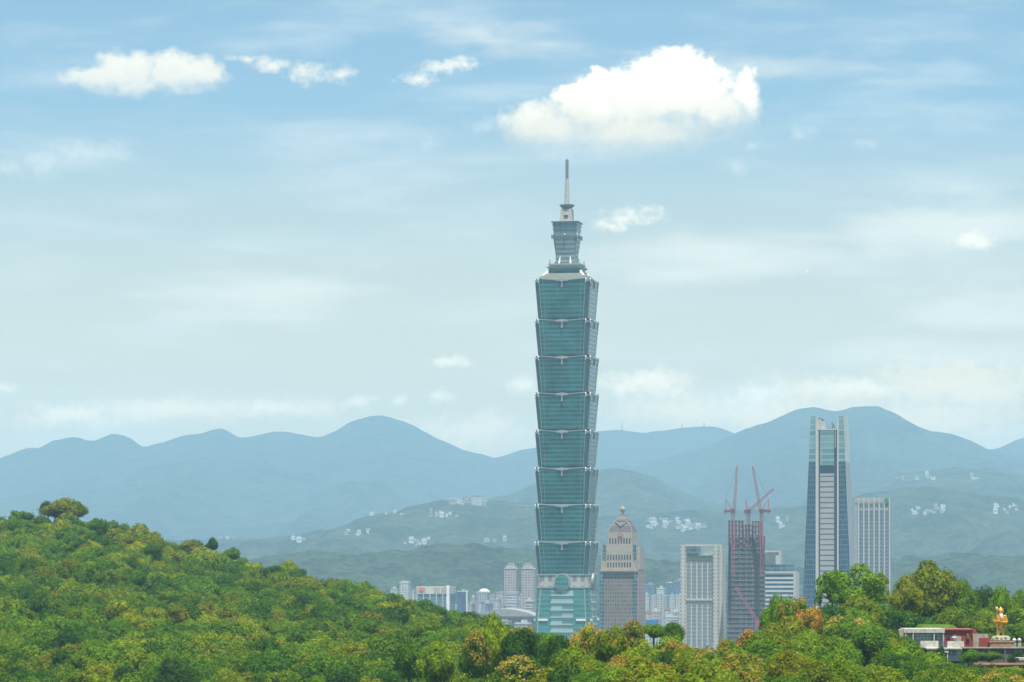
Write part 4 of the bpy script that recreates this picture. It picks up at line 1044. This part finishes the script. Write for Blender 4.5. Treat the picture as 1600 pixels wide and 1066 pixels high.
top_tree(640, 1003, 640, 60, 70, 'bright2', 'bright feathery tree at the bottom edge, left of centre'); top_tree(680, 1008, 620, 74, 72, 'bright0', 'large bright green tree at the bottom edge, left of the skyscraper')
top_tree(772, 966, 640, 66, 96, 'bright1', 'yellow green tree tall at the left foot of the skyscraper'); top_tree(820, 972, 610, 78, 90, 'round0', 'dense green tree before the left foot of the skyscraper'); top_tree(745, 990, 600, 60, 84, 'cream0', 'cream-tipped tree left of the skyscraper foot')
top_tree(873, 988, 600, 70, 80, 'round1', 'rounded green tree before the right foot of the skyscraper'); top_tree(918, 975, 590, 66, 80, 'cream1', 'cream-tipped tree below the gap between skyscraper and stone tower')
top_tree(957, 975, 585, 62, 80, 'tip0', 'orange-tipped tree below the stone tower, left'); top_tree(990, 973, 600, 52, 70, 'cream0', 'cream-tipped tree below the stone tower, right')
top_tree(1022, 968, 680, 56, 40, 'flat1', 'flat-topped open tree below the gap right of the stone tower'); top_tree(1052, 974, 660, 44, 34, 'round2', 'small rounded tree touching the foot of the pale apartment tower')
top_tree(1055, 1000, 570, 60, 66, 'cream1', 'cream-tipped tree at the left foot of the pale apartment tower'); top_tree(1095, 1012, 560, 64, 64, 'tip1', 'orange-tipped tree below the pale apartment tower')
top_tree(1135, 1001, 600, 52, 66, 'cream0', 'cream-tipped tree at the foot of the unfinished tower'); top_tree(1170, 984, 620, 62, 74, 'tip2', 'orange-brown tipped tree before the unfinished tower')
top_tree(1213, 934, 700, 52, 84, 'bright0', 'bright green tree standing up left of the orange-tipped crown'); top_tree(1243, 930, 690, 70, 80, 'tip0', 'salmon orange-tipped tree below the striped offices'); top_tree(1268, 948, 670, 60, 80, 'tip1', 'orange-tipped tree right of the salmon crown')
top_tree(1330, 870, 790, 112, 92, 'open0', 'tall loose bright green tree before the pronged tower')
top_tree(1300, 888, 785, 52, 66, 'open1', 'left side crown of the bright tree before the pronged tower'); top_tree(1372, 892, 800, 58, 66, 'open1', 'bright crown at the foot of the grid block')
top_tree(1412, 903, 800, 60, 70, 'olive0', 'round tree right of the grid block'); top_tree(1455, 882, 815, 104, 96, 'olive1', 'biggest yellow green tree on the skyline above the white shrine building')
top_tree(1500, 905, 830, 60, 70, 'round5', 'tree at the right shoulder of the biggest yellow green tree'); top_tree(1530, 920, 840, 60, 64, 'dark0', 'dark tree behind the red wall, left of statue')
top_tree(1562, 920, 840, 60, 70, 'bright0', 'green tree directly behind the golden statue'); top_tree(1594, 926, 845, 54, 76, 'bright2', 'bright rounded tree close behind the statue on its right'); top_tree(1618, 935, 830, 50, 80, 'round1', 'tree cut by the right frame edge')
for k, (px, py, Y, wp, hp, ky, lb) in enumerate((
    (1345, 935, 770, 90, 66, 'olive0', 'spreading olive tree below the bright tree before pronged tower'), (1400, 940, 790, 84, 60, 'flat0', 'layered flat tree left above the shrine roof'), (1300, 948, 740, 80, 70, 'round2', 'green tree on the knoll left of the layered tree'),
    (1450, 945, 815, 74, 46, 'dark1', 'dark tree in the shade behind the white shrine building'), (1500, 950, 820, 70, 42, 'dark0', 'dark tree in the shade behind the red wall'), (1535, 955, 815, 60, 44, 'round3', 'green tree close left of the golden statue'), (1590, 962, 812, 56, 44, 'dark1', 'dark tree close right of the golden statue'),  # the two in the shade: shade put in as dark leaf colour
    (1398, 985, 742, 44, 52, 'cone0', 'dark conical tree left of the white shrine building'), (1376, 990, 735, 36, 50, 'cone0', 'dark conical tree left of the other conical tree'),
    (1425, 1010, 700, 48, 50, 'bright1', 'bright small tree before the left end of the shrine'), (1330, 985, 690, 90, 70, 'tip2', 'red-tipped tree on the knoll left of the conical trees'), (1450, 1025, 640, 110, 66, 'bright0', 'large bright yellow green tree at the bottom below the shrine'), (1520, 1040, 640, 80, 60, 'round4', 'green tree at the bottom below the red wall'),
    (1545, 1014, 738, 56, 26, 'flat1', 'flat pruned tree before the dark retaining wall'), (1518, 1016, 736, 36, 26, 'bright2', 'small pruned bright tree before the retaining wall'), (1588, 1015, 738, 26, 36, 'dark0', 'small dark tree at the right end of the retaining wall'), (1470, 1012, 737, 20, 22, 'dark1', 'small bush beside the shrine gate'),
    (1548, 1042, 660, 40, 40, 'dark1', 'small dark tree at the bottom right corner'))):
    top_tree(px, py, Y, wp, hp, ky, lb)
# the rest of the canopy, scattered on the slopes
def canopy_y0(px): return float(np.interp(px, CPX, CT[:, 0]))
cells = []
y = 455.0
while y < 1600:
    st = 7.0+(y-455)/1100*2.8
    x = X(-60, y)
    while x < X(1660, y):
        xx, yy_ = x+rng.uniform(-.42, .42)*st, y+rng.uniform(-.42, .42)*st
        px = xx/yy_*F+800
        Y0 = float(np.interp(px, CPX, CT[:, 0])); Yr = float(np.interp(px, CPX, CT[:, 1]))
        if Y0-60 < yy_ < Yr+8: cells.append((xx, yy_, px))
        x += st
    y += st*.95
for xx, yy_, px in cells:
    if X(1372, yy_) < xx and 728 < yy_ < 806: continue       # the shrine terrace stays clear
    if xx > X(1415, yy_) and 640 < yy_ <= 728 and False: continue
    big_ = rng.random()
    near = yy_ < 720
    wd = (rng.uniform(6.5, 10.5)+(0 if near else 2.2))*(1.35 if big_ > .85 else 1); ht = wd*rng.uniform(.62, .9)
    zg = G(xx, yy_); q = rng.random()
    right = px > 730
    if near or yy_ < 900:
        if right: key = rng.choice(['round0', 'round1', 'round2', 'round3', 'round4', 'round5', 'cream0', 'cream1', 'bright1', 'bright0', 'tip0', 'round1', 'bright2', 'bright1', 'olive1', 'dark0'])
        else: key = rng.choice(['round0', 'round1', 'round2', 'round3', 'round4', 'round5', 'bright1', 'round5', 'dark1', 'bright2', 'round2', 'round0', 'bright1', 'round4', 'olive0'])
    else: key = f'far{rng.randrange(5)}'
    if near and 925 < px < 1290 and rng.random() < .2: key = rng.choice(['tip0', 'tip1', 'tip2', 'cream0', 'cream1'])
    if 1340 < px < 1440 and 690 < yy_ < 740: continue
    T.append(dict(x=xx, y=yy_, ztop=zg+TH+rng.uniform(-4.0, 1.4)+(wd-8)*.35, wd=wd, ht=ht, key=key, label=None, px=px, hand=False))
# keep canopy from rising over what the photo shows behind it
CAPS = [(735, 962), (765, 970), (800, 974), (850, 978), (880, 990), (920, 978), (1000, 978), (1040, 985), (1075, 1000), (1110, 1012), (1150, 1005), (1190, 984), (1205, 962), (1260, 950), (1290, 945), (1372, 948), (1410, 985), (1415, 1022), (1470, 1032), (1510, 1040), (1620, 1046)]
for t in T:
    t['py'] = HZ-(t['ztop']-HC)*F/t['y']
    if not t['hand'] and t['px'] > 770 and t['y'] < 760:
        cap = itp(t['px'], CAPS)+3
        if t['py'] < cap: t['ztop'] = Z(cap+rng.uniform(0, 5), t['y'])
        t['py'] = HZ-(t['ztop']-HC)*F/t['y']
T = [t for t in T if not (not t['hand'] and (t['py'] > 1064 or t['px'] < -30 or t['px'] > 1630))]
auto = [t for t in T if not t['hand']]; hand = [t for t in T if t['hand']]
# a tree counts as showing if its top pokes over nearer crowns: nearest first, so take the nearest
auto.sort(key=lambda t: -(t['wd']/t['y'])*(1 if t['py'] < 1056 else .6))
N_IND = 300-len(hand)
ind, rest = auto[:N_IND], auto[N_IND:]
ZONES = [(-60, 110, 'at the bottom left corner'), (110, 260, 'at the bottom below the left hilltop'), (260, 420, 'at the bottom below the lone ridge tree'), (420, 590, 'at the bottom below the middle mountain'), (590, 740, 'at the bottom below the long glass hall'),
         (740, 845, 'below the left half of the skyscraper'), (845, 935, 'below the right half of the skyscraper'), (935, 1010, 'below the stone tower'), (1010, 1062, 'below the gap beside the stone tower'), (1062, 1137, 'below the pale apartment tower'), (1137, 1197, 'below the unfinished tower'),
         (1197, 1253, 'below the striped offices'), (1253, 1340, 'below the pronged tower'), (1340, 1420, 'below the grid block'), (1420, 1500, 'below the white shrine building'), (1500, 1700, 'below the red wall and statue')]
for za, zb, where in ZONES:
    zs = sorted([t for t in ind if za <= t['px'] < zb], key=lambda t: t['py'])
    nb = max(1, math.ceil(len(zs)/5)); bands = [zs[i*5:(i+1)*5] for i in range(nb)]
    for bi, band in enumerate(bands):
        band.sort(key=lambda t: t['px'])
        rown = ['top', 'second', 'third', 'fourth', 'fifth', 'sixth', 'seventh', 'eighth', 'ninth', 'tenth', 'eleventh', 'twelfth'][min(bi, 11)]
        for k, t in enumerate(band):
            ds = DESC[t['key'].rstrip('0123456789')]
            t['label'] = f"{ds} tree {where}, {rown} row, {ordn[k]} from left"
for t in hand+ind:
    gname = 'trees on the wooded slopes'
    tree(t['key'], t['x'], t['y'], t['ztop']-t['ht']*.98, t['wd'], t['ht'], rng.uniform(0, 6.28), t['label'], gname)
# the rest of the wood: one object, crowns instanced on its points
me = bpy.data.meshes.new('forest'); me.from_pydata([(t['x'], t['y'], t['ztop']-t['ht']*.98) for t in rest], [], [])
for nm, tp, vals in (('sx', 'FLOAT', [t['wd']/2 for t in rest]), ('sz', 'FLOAT', [t['ht']/1.5 for t in rest]), ('rz', 'FLOAT', [rng.uniform(0, 6.28) for t in rest]), ('pick', 'INT', [rng.randrange(5) for t in rest])):
    a = me.attributes.new(nm, tp, 'POINT'); a.data.foreach_set('value', vals)
fo = bpy.data.objects.new('forest', me); col.objects.link(fo)
tag(fo, 'dense green broadleaf wood covering the whole left hillside up to its ridge', 'forest', kind='stuff')
ng = bpy.data.node_groups.new('wood', 'GeometryNodeTree')
ng.interface.new_socket('Geometry', in_out='INPUT', socket_type='NodeSocketGeometry'); ng.interface.new_socket('Geometry', in_out='OUTPUT', socket_type='NodeSocketGeometry')
gn, gl = ng.nodes, ng.links
gi, go = gn.new('NodeGroupInput'), gn.new('NodeGroupOutput')
iop = gn.new('GeometryNodeInstanceOnPoints'); jg = gn.new('GeometryNodeJoinGeometry')
far_objs = {}
for o in bpy.data.objects:
    if o.name.startswith('crown') and o.parent:
        for i in range(5):
            if o.data == PROTO[f'far{i}'][0]: far_objs.setdefault(i, o)
for i in range(4, -1, -1):
    if i not in far_objs: i = next(iter(far_objs))
    oi = gn.new('GeometryNodeObjectInfo'); oi.inputs['Object'].default_value = far_objs[i]; oi.transform_space = 'ORIGINAL'
    oi.inputs['As Instance'].default_value = True
    gl.new(oi.outputs['Geometry'], jg.inputs[0])
def attr(nm, tp='FLOAT'):
    n = gn.new('GeometryNodeInputNamedAttribute'); n.data_type = tp; n.inputs['Name'].default_value = nm; return n.outputs['Attribute']
gl.new(gi.outputs[0], iop.inputs['Points']); gl.new(jg.outputs[0], iop.inputs['Instance'])
iop.inputs['Pick Instance'].default_value = True; gl.new(attr('pick', 'INT'), iop.inputs['Instance Index'])
cx_ = gn.new('ShaderNodeCombineXYZ'); gl.new(attr('sx'), cx_.inputs[0]); gl.new(attr('sx'), cx_.inputs[1]); gl.new(attr('sz'), cx_.inputs[2]); gl.new(cx_.outputs[0], iop.inputs['Scale'])
cr_ = gn.new('ShaderNodeCombineXYZ'); gl.new(attr('rz'), cr_.inputs[2]); gl.new(cr_.outputs[0], iop.inputs['Rotation'])
gl.new(iop.outputs[0], go.inputs[0])
md = fo.modifiers.new('wood', 'NODES'); md.node_group = ng
me.materials.append(M_leaf)
print('TREES individual', len(hand)+len(ind), 'rest', len(rest))

# ------------------------------------------------------------------ the hillside shrine
YS = 748.0; sS = F/YS
def sx(px): return X(px, YS)
def sz(py): return Z(py, YS)
M_wh = mat('whitewash', (.52, .48, .41), .8, 0, .22, 1.2); M_red = mat('red_plaster', (.33, .05, .045), .8, 0, .15, 1.2); M_dk = mat('stained_stone', (.13, .125, .11), .9, 0, .35, .8); M_tan = mat('tan_stone_wall', (.42, .35, .27), .9, 0, .2, .8); M_terra = mat('terracotta', (.45, .22, .13), .8)
zf = TERR[4]
# white building
r = empty('shrine_building', (sx(1447), YS, zf), 0, 'low white building with flat white roof and lattice windows above the trees', 'building')
def lb(name, m, px0, px1, py0, py1, y0, y1, par, org=1447):
    return MB().box((px0-org)/sS, (px1-org)/sS, y0, y1, sz(py1)-par.location.z, sz(py0)-par.location.z).build(name, m, par)
lb('wall', M_wh, 1417, 1478, 989, 1013, 4.5, 12, r); lb('roof', M_wh, 1415.5, 1479.5, 983, 989.5, 3.6, 13, r)
for a in (1417, 1429, 1462, 1476.5): lb('pillar', M_wh, a, a+2, 989.5, 1013, 3.7, 4.2, r)
M_lat = facade('lattice', (.50, .48, .43), (.20, .21, .21), .7, .7, .24, .24, .76, .4, .7)
lb('lattice_window', M_lat, 1433, 1461, 990.5, 1001, 4.3, 4.5, r); lb('lattice_window', M_lat, 1465, 1476, 990.5, 1001, 4.3, 4.5, r)
for a in (1430, 1464): lb('door', mat('brown_wood', (.16, .10, .07), .7), a-.5, a+2.6, 993, 1004, 4.2, 4.4, r)
lb('side_wall', M_tan, 1396, 1416.5, 985, 1012, 4, 10, r); lb('side_wall', mat('grey_plaster', (.33, .30, .26), .9), 1384, 1396, 990, 1012, 5, 10, r)
lb('shed_roof', M_wh, 1382, 1394, 988.5, 990.5, 3.5, 10.5, r)
# red building
r = empty('red_hall', (sx(1510), YS, zf), 0, 'dark red walled hall right of the low white building', 'building')
lb('wall', M_red, 1480.5, 1531, 985, 1012, 6, 13, r, 1510); lb('roof', mat('red_coping', (.38, .10, .08), .8), 1480, 1526, 983.5, 985.5, 5.6, 13.4, r, 1510)
MB().poly_y([((1519-1510)/sS, sz(984)-zf), ((1532-1510)/sS, sz(1012)-zf), ((1536-1510)/sS, sz(1012)-zf), ((1534-1510)/sS, sz(990)-zf), ((1524-1510)/sS, sz(984)-zf)][::-1], 5.8, 13).build('gable', M_red, r)
lb('window', M_win, 1484, 1490, 991, 1000, 5.9, 6, r, 1510); lb('alcove', M_tan, 1499, 1507, 995, 1008, 5.6, 6, r, 1510)
d = MB(); N_ = 16; dq = [((1518-1510)/sS+.42*math.cos(t*2*math.pi/N_), sz(995)-zf+.72*math.sin(t*2*math.pi/N_)) for t in range(N_)]
d.poly_y(dq, 5.6, 5.99); d.build('arched_door', mat('gilt_brown', (.22, .12, .03), .5), r)
lb('low_wall', M_red, 1531, 1549, 997, 1011, 1, 1.6, r, 1510)
MB().lathe([(.15, 0), (.5, .3), (.6, .9), (.35, 1.3), (.45, 1.5)], ((1492-1510)/sS, 1.2, sz(1003)-zf), 12).build('urn', M_wh, r)
# grass bank behind
# parapet, gate house below
r = empty('parapet_wall', (sx(1450), YS, zf), 0, 'white parapet wall before the shrine with a dark railing in it', 'wall')
lb('wall', M_wh, 1435, 1463, 1001, 1011.5, -3.6, -3.0, r, 1450); lb('wall', M_wh, 1477, 1503, 1001.5, 1011.5, -3.6, -3.0, r, 1450)
rl = MB()
for i in range(9): rl.box((1463.5+i*1.6-1450)/sS, (1464.1+i*1.6-1450)/sS, -3.4, -3.3, sz(1010)-zf, sz(1002)-zf)
rl.box((1463-1450)/sS, (1477-1450)/sS, -3.45, -3.25, sz(1002.3)-zf, sz(1001.3)-zf); rl.box((1463-1450)/sS, (1477-1450)/sS, -3.55, -3.05, sz(1011.5)-zf, sz(1008.5)-zf); rl.build('railing', mat('dark_railing', (.10, .10, .11), .6), r)
r = empty('lower_house', (sx(1470), YS-5, sz(1028)), 0, 'small white lower house with windows under the parapet', 'building')
lb('wall', mat('cream_wall', (.52, .48, .40), .85, 0, .15, 1), 1444, 1495, 1013.5, 1032, -1, 1.0, r, 1470); lb('roof_slab', M_wh, 1441, 1497, 1011.5, 1013.5, -2, 1.5, r, 1470)
for a, c2 in ((1448, 1456), (1474, 1480), (1483, 1488)): lb('window', facade('pane_grid', (.4, .4, .37), (.10, .12, .13), .45, .6, .12, .1, .9), a, c2, 1015.5, 1023, -1.12, -1, r, 1470)
r = empty('gate', (sx(1468), YS-9, sz(1034)), 0, 'white framed gate with brown door below the lower house', 'gate')
lb('frame', M_wh, 1463.5, 1465.3, 1017.5, 1034, -.4, .4, r, 1468); lb('frame', M_wh, 1471, 1472.8, 1017.5, 1034, -.4, .4, r, 1468); lb('lintel', M_wh, 1463, 1473.3, 1016, 1018.5, -.5, .5, r, 1468); lb('door', mat('door_brown', (.14, .08, .05), .7), 1465.3, 1471, 1019, 1034, 0, .2, r, 1468)
# retaining walls
r = empty('retaining_wall', (sx(1560), YS-3.4, sz(1045)), 0, 'dark stained retaining wall with tan coping under the golden statue', 'wall')
lb('wall', M_dk, 1503, 1760, 1012.5, 1060, -.8, .3, r, 1560); lb('coping', M_tan, 1501, 1762, 1010.8, 1012.5, -1.2, .35, r, 1560)
for a in (1515, 1540, 1565, 1590): lb('pilaster', mat('stone_pilaster', (.17, .16, .14), .9), a, a+1.6, 1012.5, 1060, -1.1, -.81, r, 1560)
r = empty('terrace_wall', (sx(1540), YS-40, Z(1055, YS-40)), 0, 'lower dark terrace wall with brown coping near the bottom right corner', 'wall')
MB().box(-8, 40, -.6, .6, -8, 2.2).build('wall', M_dk, r); MB().box(-8.3, 40, -.9, .9, 2.2, 2.6).build('coping', M_terra, r)
r = empty('terrace_hut', (sx(1592), YS-20, sz(1033)), 0, 'small pale block with tan roof at the right edge below the retaining wall', 'building')
MB().box(-3.2, 8, -3, 3, -3, .8).build('wall', M_wh, r); MB().box(-3.5, 8.3, -3.4, 3.4, .8, 1.3).build('roof', M_tan, r)
# plinth, statue
px_st = 1564.5
r = empty('statue_plinth', (sx(px_st), YS+1, zf), 0, 'tan stone plinth with terracotta panels under the golden statue', 'plinth')
zp = sz(1003.5)-zf
MB().box(-2.6, 2.6, -1.7, 1.7, -.3, zp).build('block', M_tan, r); MB().box(-2.8, 2.8, -1.9, 1.9, zp, zp+.16).build('cap', M_terra, r)
for i in range(3): MB().box(-2.2+i*1.55, -.9+i*1.55, -1.78, -1.7, .2, zp-.15).build('panel', M_terra, r)
MB().box(-6, -2.61, 2.0, 2.6, -.3, sz(991)-zf).build('back_wall', M_tan, r)
for px in (1585, 1593): 
    q = empty('stone_lantern', (sx(px), YS+.2, zf), 0, 'pale ball-topped post right of the statue plinth, '+('nearer the plinth' if px == 1585 else 'farther from the plinth'), 'post', 'ball-topped posts')
    MB().box(-.35, .35, -.35, .35, -.2, 1.1).build('post', M_tan, q); MB().lathe([(.15, 0), (.42, .25), (.5, .6), (.3, .95), (.05, 1.1)], (0, 0, 1.1), 10).build('ball', M_wh, q)

M_gold = bpy.data.materials.new('gold_leaf'); M_gold.use_nodes = True; bb = M_gold.node_tree.nodes['Principled BSDF']
NG = NT(M_gold.node_tree); NG.put(bb.inputs['Base Color'], NG.mix(NG.noise(NG.node('ShaderNodeNewGeometry').outputs['Position'], 2.5, 4), (.62, .27, .015), (.85, .42, .03)))
bb.inputs['Metallic'].default_value = .45; bb.inputs['Roughness'].default_value = .38
M_gold_pale = mat('worn_gold', (.55, .43, .17), .6, .1, .25, 2)
st = empty('golden_statue', (sx(px_st), YS+1, zf+zp+.165), 0, 'golden statue of bearded robed old man holding a staff on a rocky base', 'statue')
rk = MB(); g = random.Random(5)
rk.lathe([(2.15, 0), (2.25, .35), (1.95, .8), (1.6, 1.15), (1.2, 1.3)], (0, 0, 0), 14, sy=.75)
for i in range(12):
    a = i*.52; rk.lathe([(.25, -.3), (.5, 0), (.42, .35), (.12, .55)], (1.75*math.cos(a), 1.25*math.sin(a), g.uniform(.3, .85)), 7)
rk.build('rock_base', mat('pale_rock', (.34, .34, .22), .85, 0, .35, 1.5), st)
def blob(b, pts, n=12):
    """stacked ellipses: (x, y, z, rx, ry)"""
    rings = [[(x+rx*math.cos(t), y+ry*math.sin(t), z) for t in [i*2*math.pi/n for i in range(n)]] for x, y, z, rx, ry in pts]
    for A, B2 in zip(rings, rings[1:]):
        for i in range(n): j = (i+1) % n; b.face([A[i], A[j], B2[j], B2[i]], None, 0, True)
    b.face(rings[-1]); b.face(rings[0][::-1])
Z0 = 1.25
body = MB()
for s2 in (-1, 1): blob(body, [(s2*.5, 0, Z0, .34, .5), (s2*.5, 0, Z0+.5, .36, .36), (s2*.42, 0, Z0+1.3, .46, .42), (s2*.34, 0, Z0+2.1, .5, .5)])
blob(body, [(0, 0, Z0+1.6, .84, .6), (0, 0, Z0+2.4, .92, .68), (0, -.05, Z0+3.0, 1.02, .76), (0, -.05, Z0+3.7, 1.12, .78), (0, 0, Z0+4.3, 1.08, .66), (0, 0, Z0+4.75, .74, .5), (0, 0, Z0+4.95, .36, .36)], 16)
# head with nose, brow, ears; cap
blob(body, [(0, -.02, Z0+4.85, .34, .34), (0, -.05, Z0+5.05, .52, .52), (0, -.05, Z0+5.35, .62, .6), (0, -.03, Z0+5.65, .6, .58), (0, 0, Z0+5.95, .46, .46), (0, 0, Z0+6.08, .2, .2)], 14)
body.tube((0, -.58, Z0+5.5), (0, -.76, Z0+5.3), .08, .12, 6)
for s2 in (-1, 1): body.lathe([(.05, -.25), (.13, -.1), (.14, .15), (.05, .28)], (s2*.62, 0, Z0+5.4), 6)
# arms: shoulder, elbow, hand in front of the belly, with sleeves
for s2, hand_ in ((-1, (-.62, -.95, Z0+3.35)), (1, (.35, -1.02, Z0+2.95))):
    sh = (s2*.98, 0, Z0+4.4); elb = (s2*1.32, -.2, Z0+3.15)
    body.tube(sh, elb, .38, .40, 8); body.lathe([(.1, -.38), (.36, -.2), (.4, .1), (.2, .36)], sh, 8); body.lathe([(.1, -.4), (.38, -.2), (.4, .1), (.15, .38)], elb, 8)
    body.tube(elb, hand_, .40, .30, 8); body.lathe([(.05, -.22), (.22, -.1), (.22, .12), (.05, .24)], hand_, 7)
    for f_ in range(4): body.tube((hand_[0]-.12+f_*.08, hand_[1]-.12, hand_[2]+.08), (hand_[0]-.12+f_*.08, hand_[1]-.3, hand_[2]-.04), .045, .035, 5)
body.build('body', M_gold, st)
rb = MB(); 
for s2 in (-1, 1):
    blob(rb, [(s2*1.02, -.1, Z0+1.9, .2, .3), (s2*1.1, -.15, Z0+2.6, .3, .42), (s2*1.12, -.2, Z0+3.2, .26, .4)], 8)
blob(rb, [(0, .06, Z0+.75, .92, .5), (0, .06, Z0+1.3, .86, .52), (0, .06, Z0+2.0, .84, .56)], 14)
rb.build('robe', M_gold_pale, st)
cap = MB(); blob(cap, [(0, .0, Z0+5.62, .68, .66), (0, .0, Z0+5.8, .72, .7), (0, .02, Z0+6.05, .62, .6), (0, .04, Z0+6.25, .4, .42), (0, .04, Z0+6.32, .15, .15)], 14); cap.lathe([(.05, -.2), (.2, 0), (.05, .2)], (0, 0, Z0+6.4), 6); cap.build('cap', M_gold, st)
bd = MB(); blob(bd, [(.1, -.82, Z0+3.75, .1, .08), (.08, -.84, Z0+4.2, .26, .14), (.05, -.72, Z0+4.7, .36, .18), (0, -.52, Z0+5.1, .38, .16)], 10); bd.build('beard', M_white, st)
for s2 in (-1, 1): 
    MB().lathe([(.04, -.06), (.09, 0), (.04, .06)], (s2*.22, -.62, Z0+5.48), 6).build('eye', M_mans, st)
    MB().box(s2*.22-.14, s2*.22+.14, -.66, -.58, Z0+5.6, Z0+5.68).build('eyebrow', M_white, st)
sf = MB(); sf.tube((-.95, -1.0, Z0-.1), (-.98, -.85, Z0+5.9), .09, .08, 6); sf.build('staff', M_gold_pale, st)
sh = MB(); sh.lathe([(.1, -.4), (.3, -.1), (.34, .3), (.15, .6)], (-1.0, -.85, Z0+6.0), 8); sh.tube((-1.1, -.85, Z0+6.3), (-1.4, -.85, Z0+6.8), .12, .04, 5); sh.tube((-.9, -.85, Z0+6.3), (-.75, -.85, Z0+6.75), .12, .04, 5); sh.build('staff_head', mat('pale_gold', (.8, .62, .25), .4, .3), st)
MB().lathe([(.15, -.1), (.42, .02), (.5, .2), (.2, .3)], (.3, -1.25, Z0+2.95), 8, sy=.6).build('gold_ingot', M_gold, st)
# mown bank
bk = grid_mesh('grass_bank', lin(sx(1432), sx(1552), 30), lin(YS+14, YS+30, 10), lambda x, y: zf+(sz(979)-zf)*math.sin(min(1, (y-YS-14)/6)*math.pi/2)*min(1, max(0, (x-sx(1432))/4))*min(1, max(0, (sx(1550)-x)/6)), forest_mat('mown_grass', (.05, .10, .008), (.10, .155, .010), .3, 1.5, .1))
tag(bk, kind='structure')

# ------------------------------------------------------------------ the air
m = bpy.data.materials.new('haze'); m.use_nodes = True; nt = m.node_tree; nt.nodes.clear()
vo = nt.nodes.new('ShaderNodeVolumePrincipled'); oo = nt.nodes.new('ShaderNodeOutputMaterial')
vo.inputs['Color'].default_value = (.53, .83, 1.0, 1); vo.inputs['Density'].default_value = 6.3e-5; vo.inputs['Anisotropy'].default_value = 0.0
nt.links.new(vo.outputs[0], oo.inputs['Volume']); m.cycles.homogeneous_volume = True
hz = MB().box(-18000, 18000, -2500, 22500, -6, 1060).build('haze', m)
tag(hz, 'pale blue haze hanging over city and mountains', 'haze', kind='stuff')
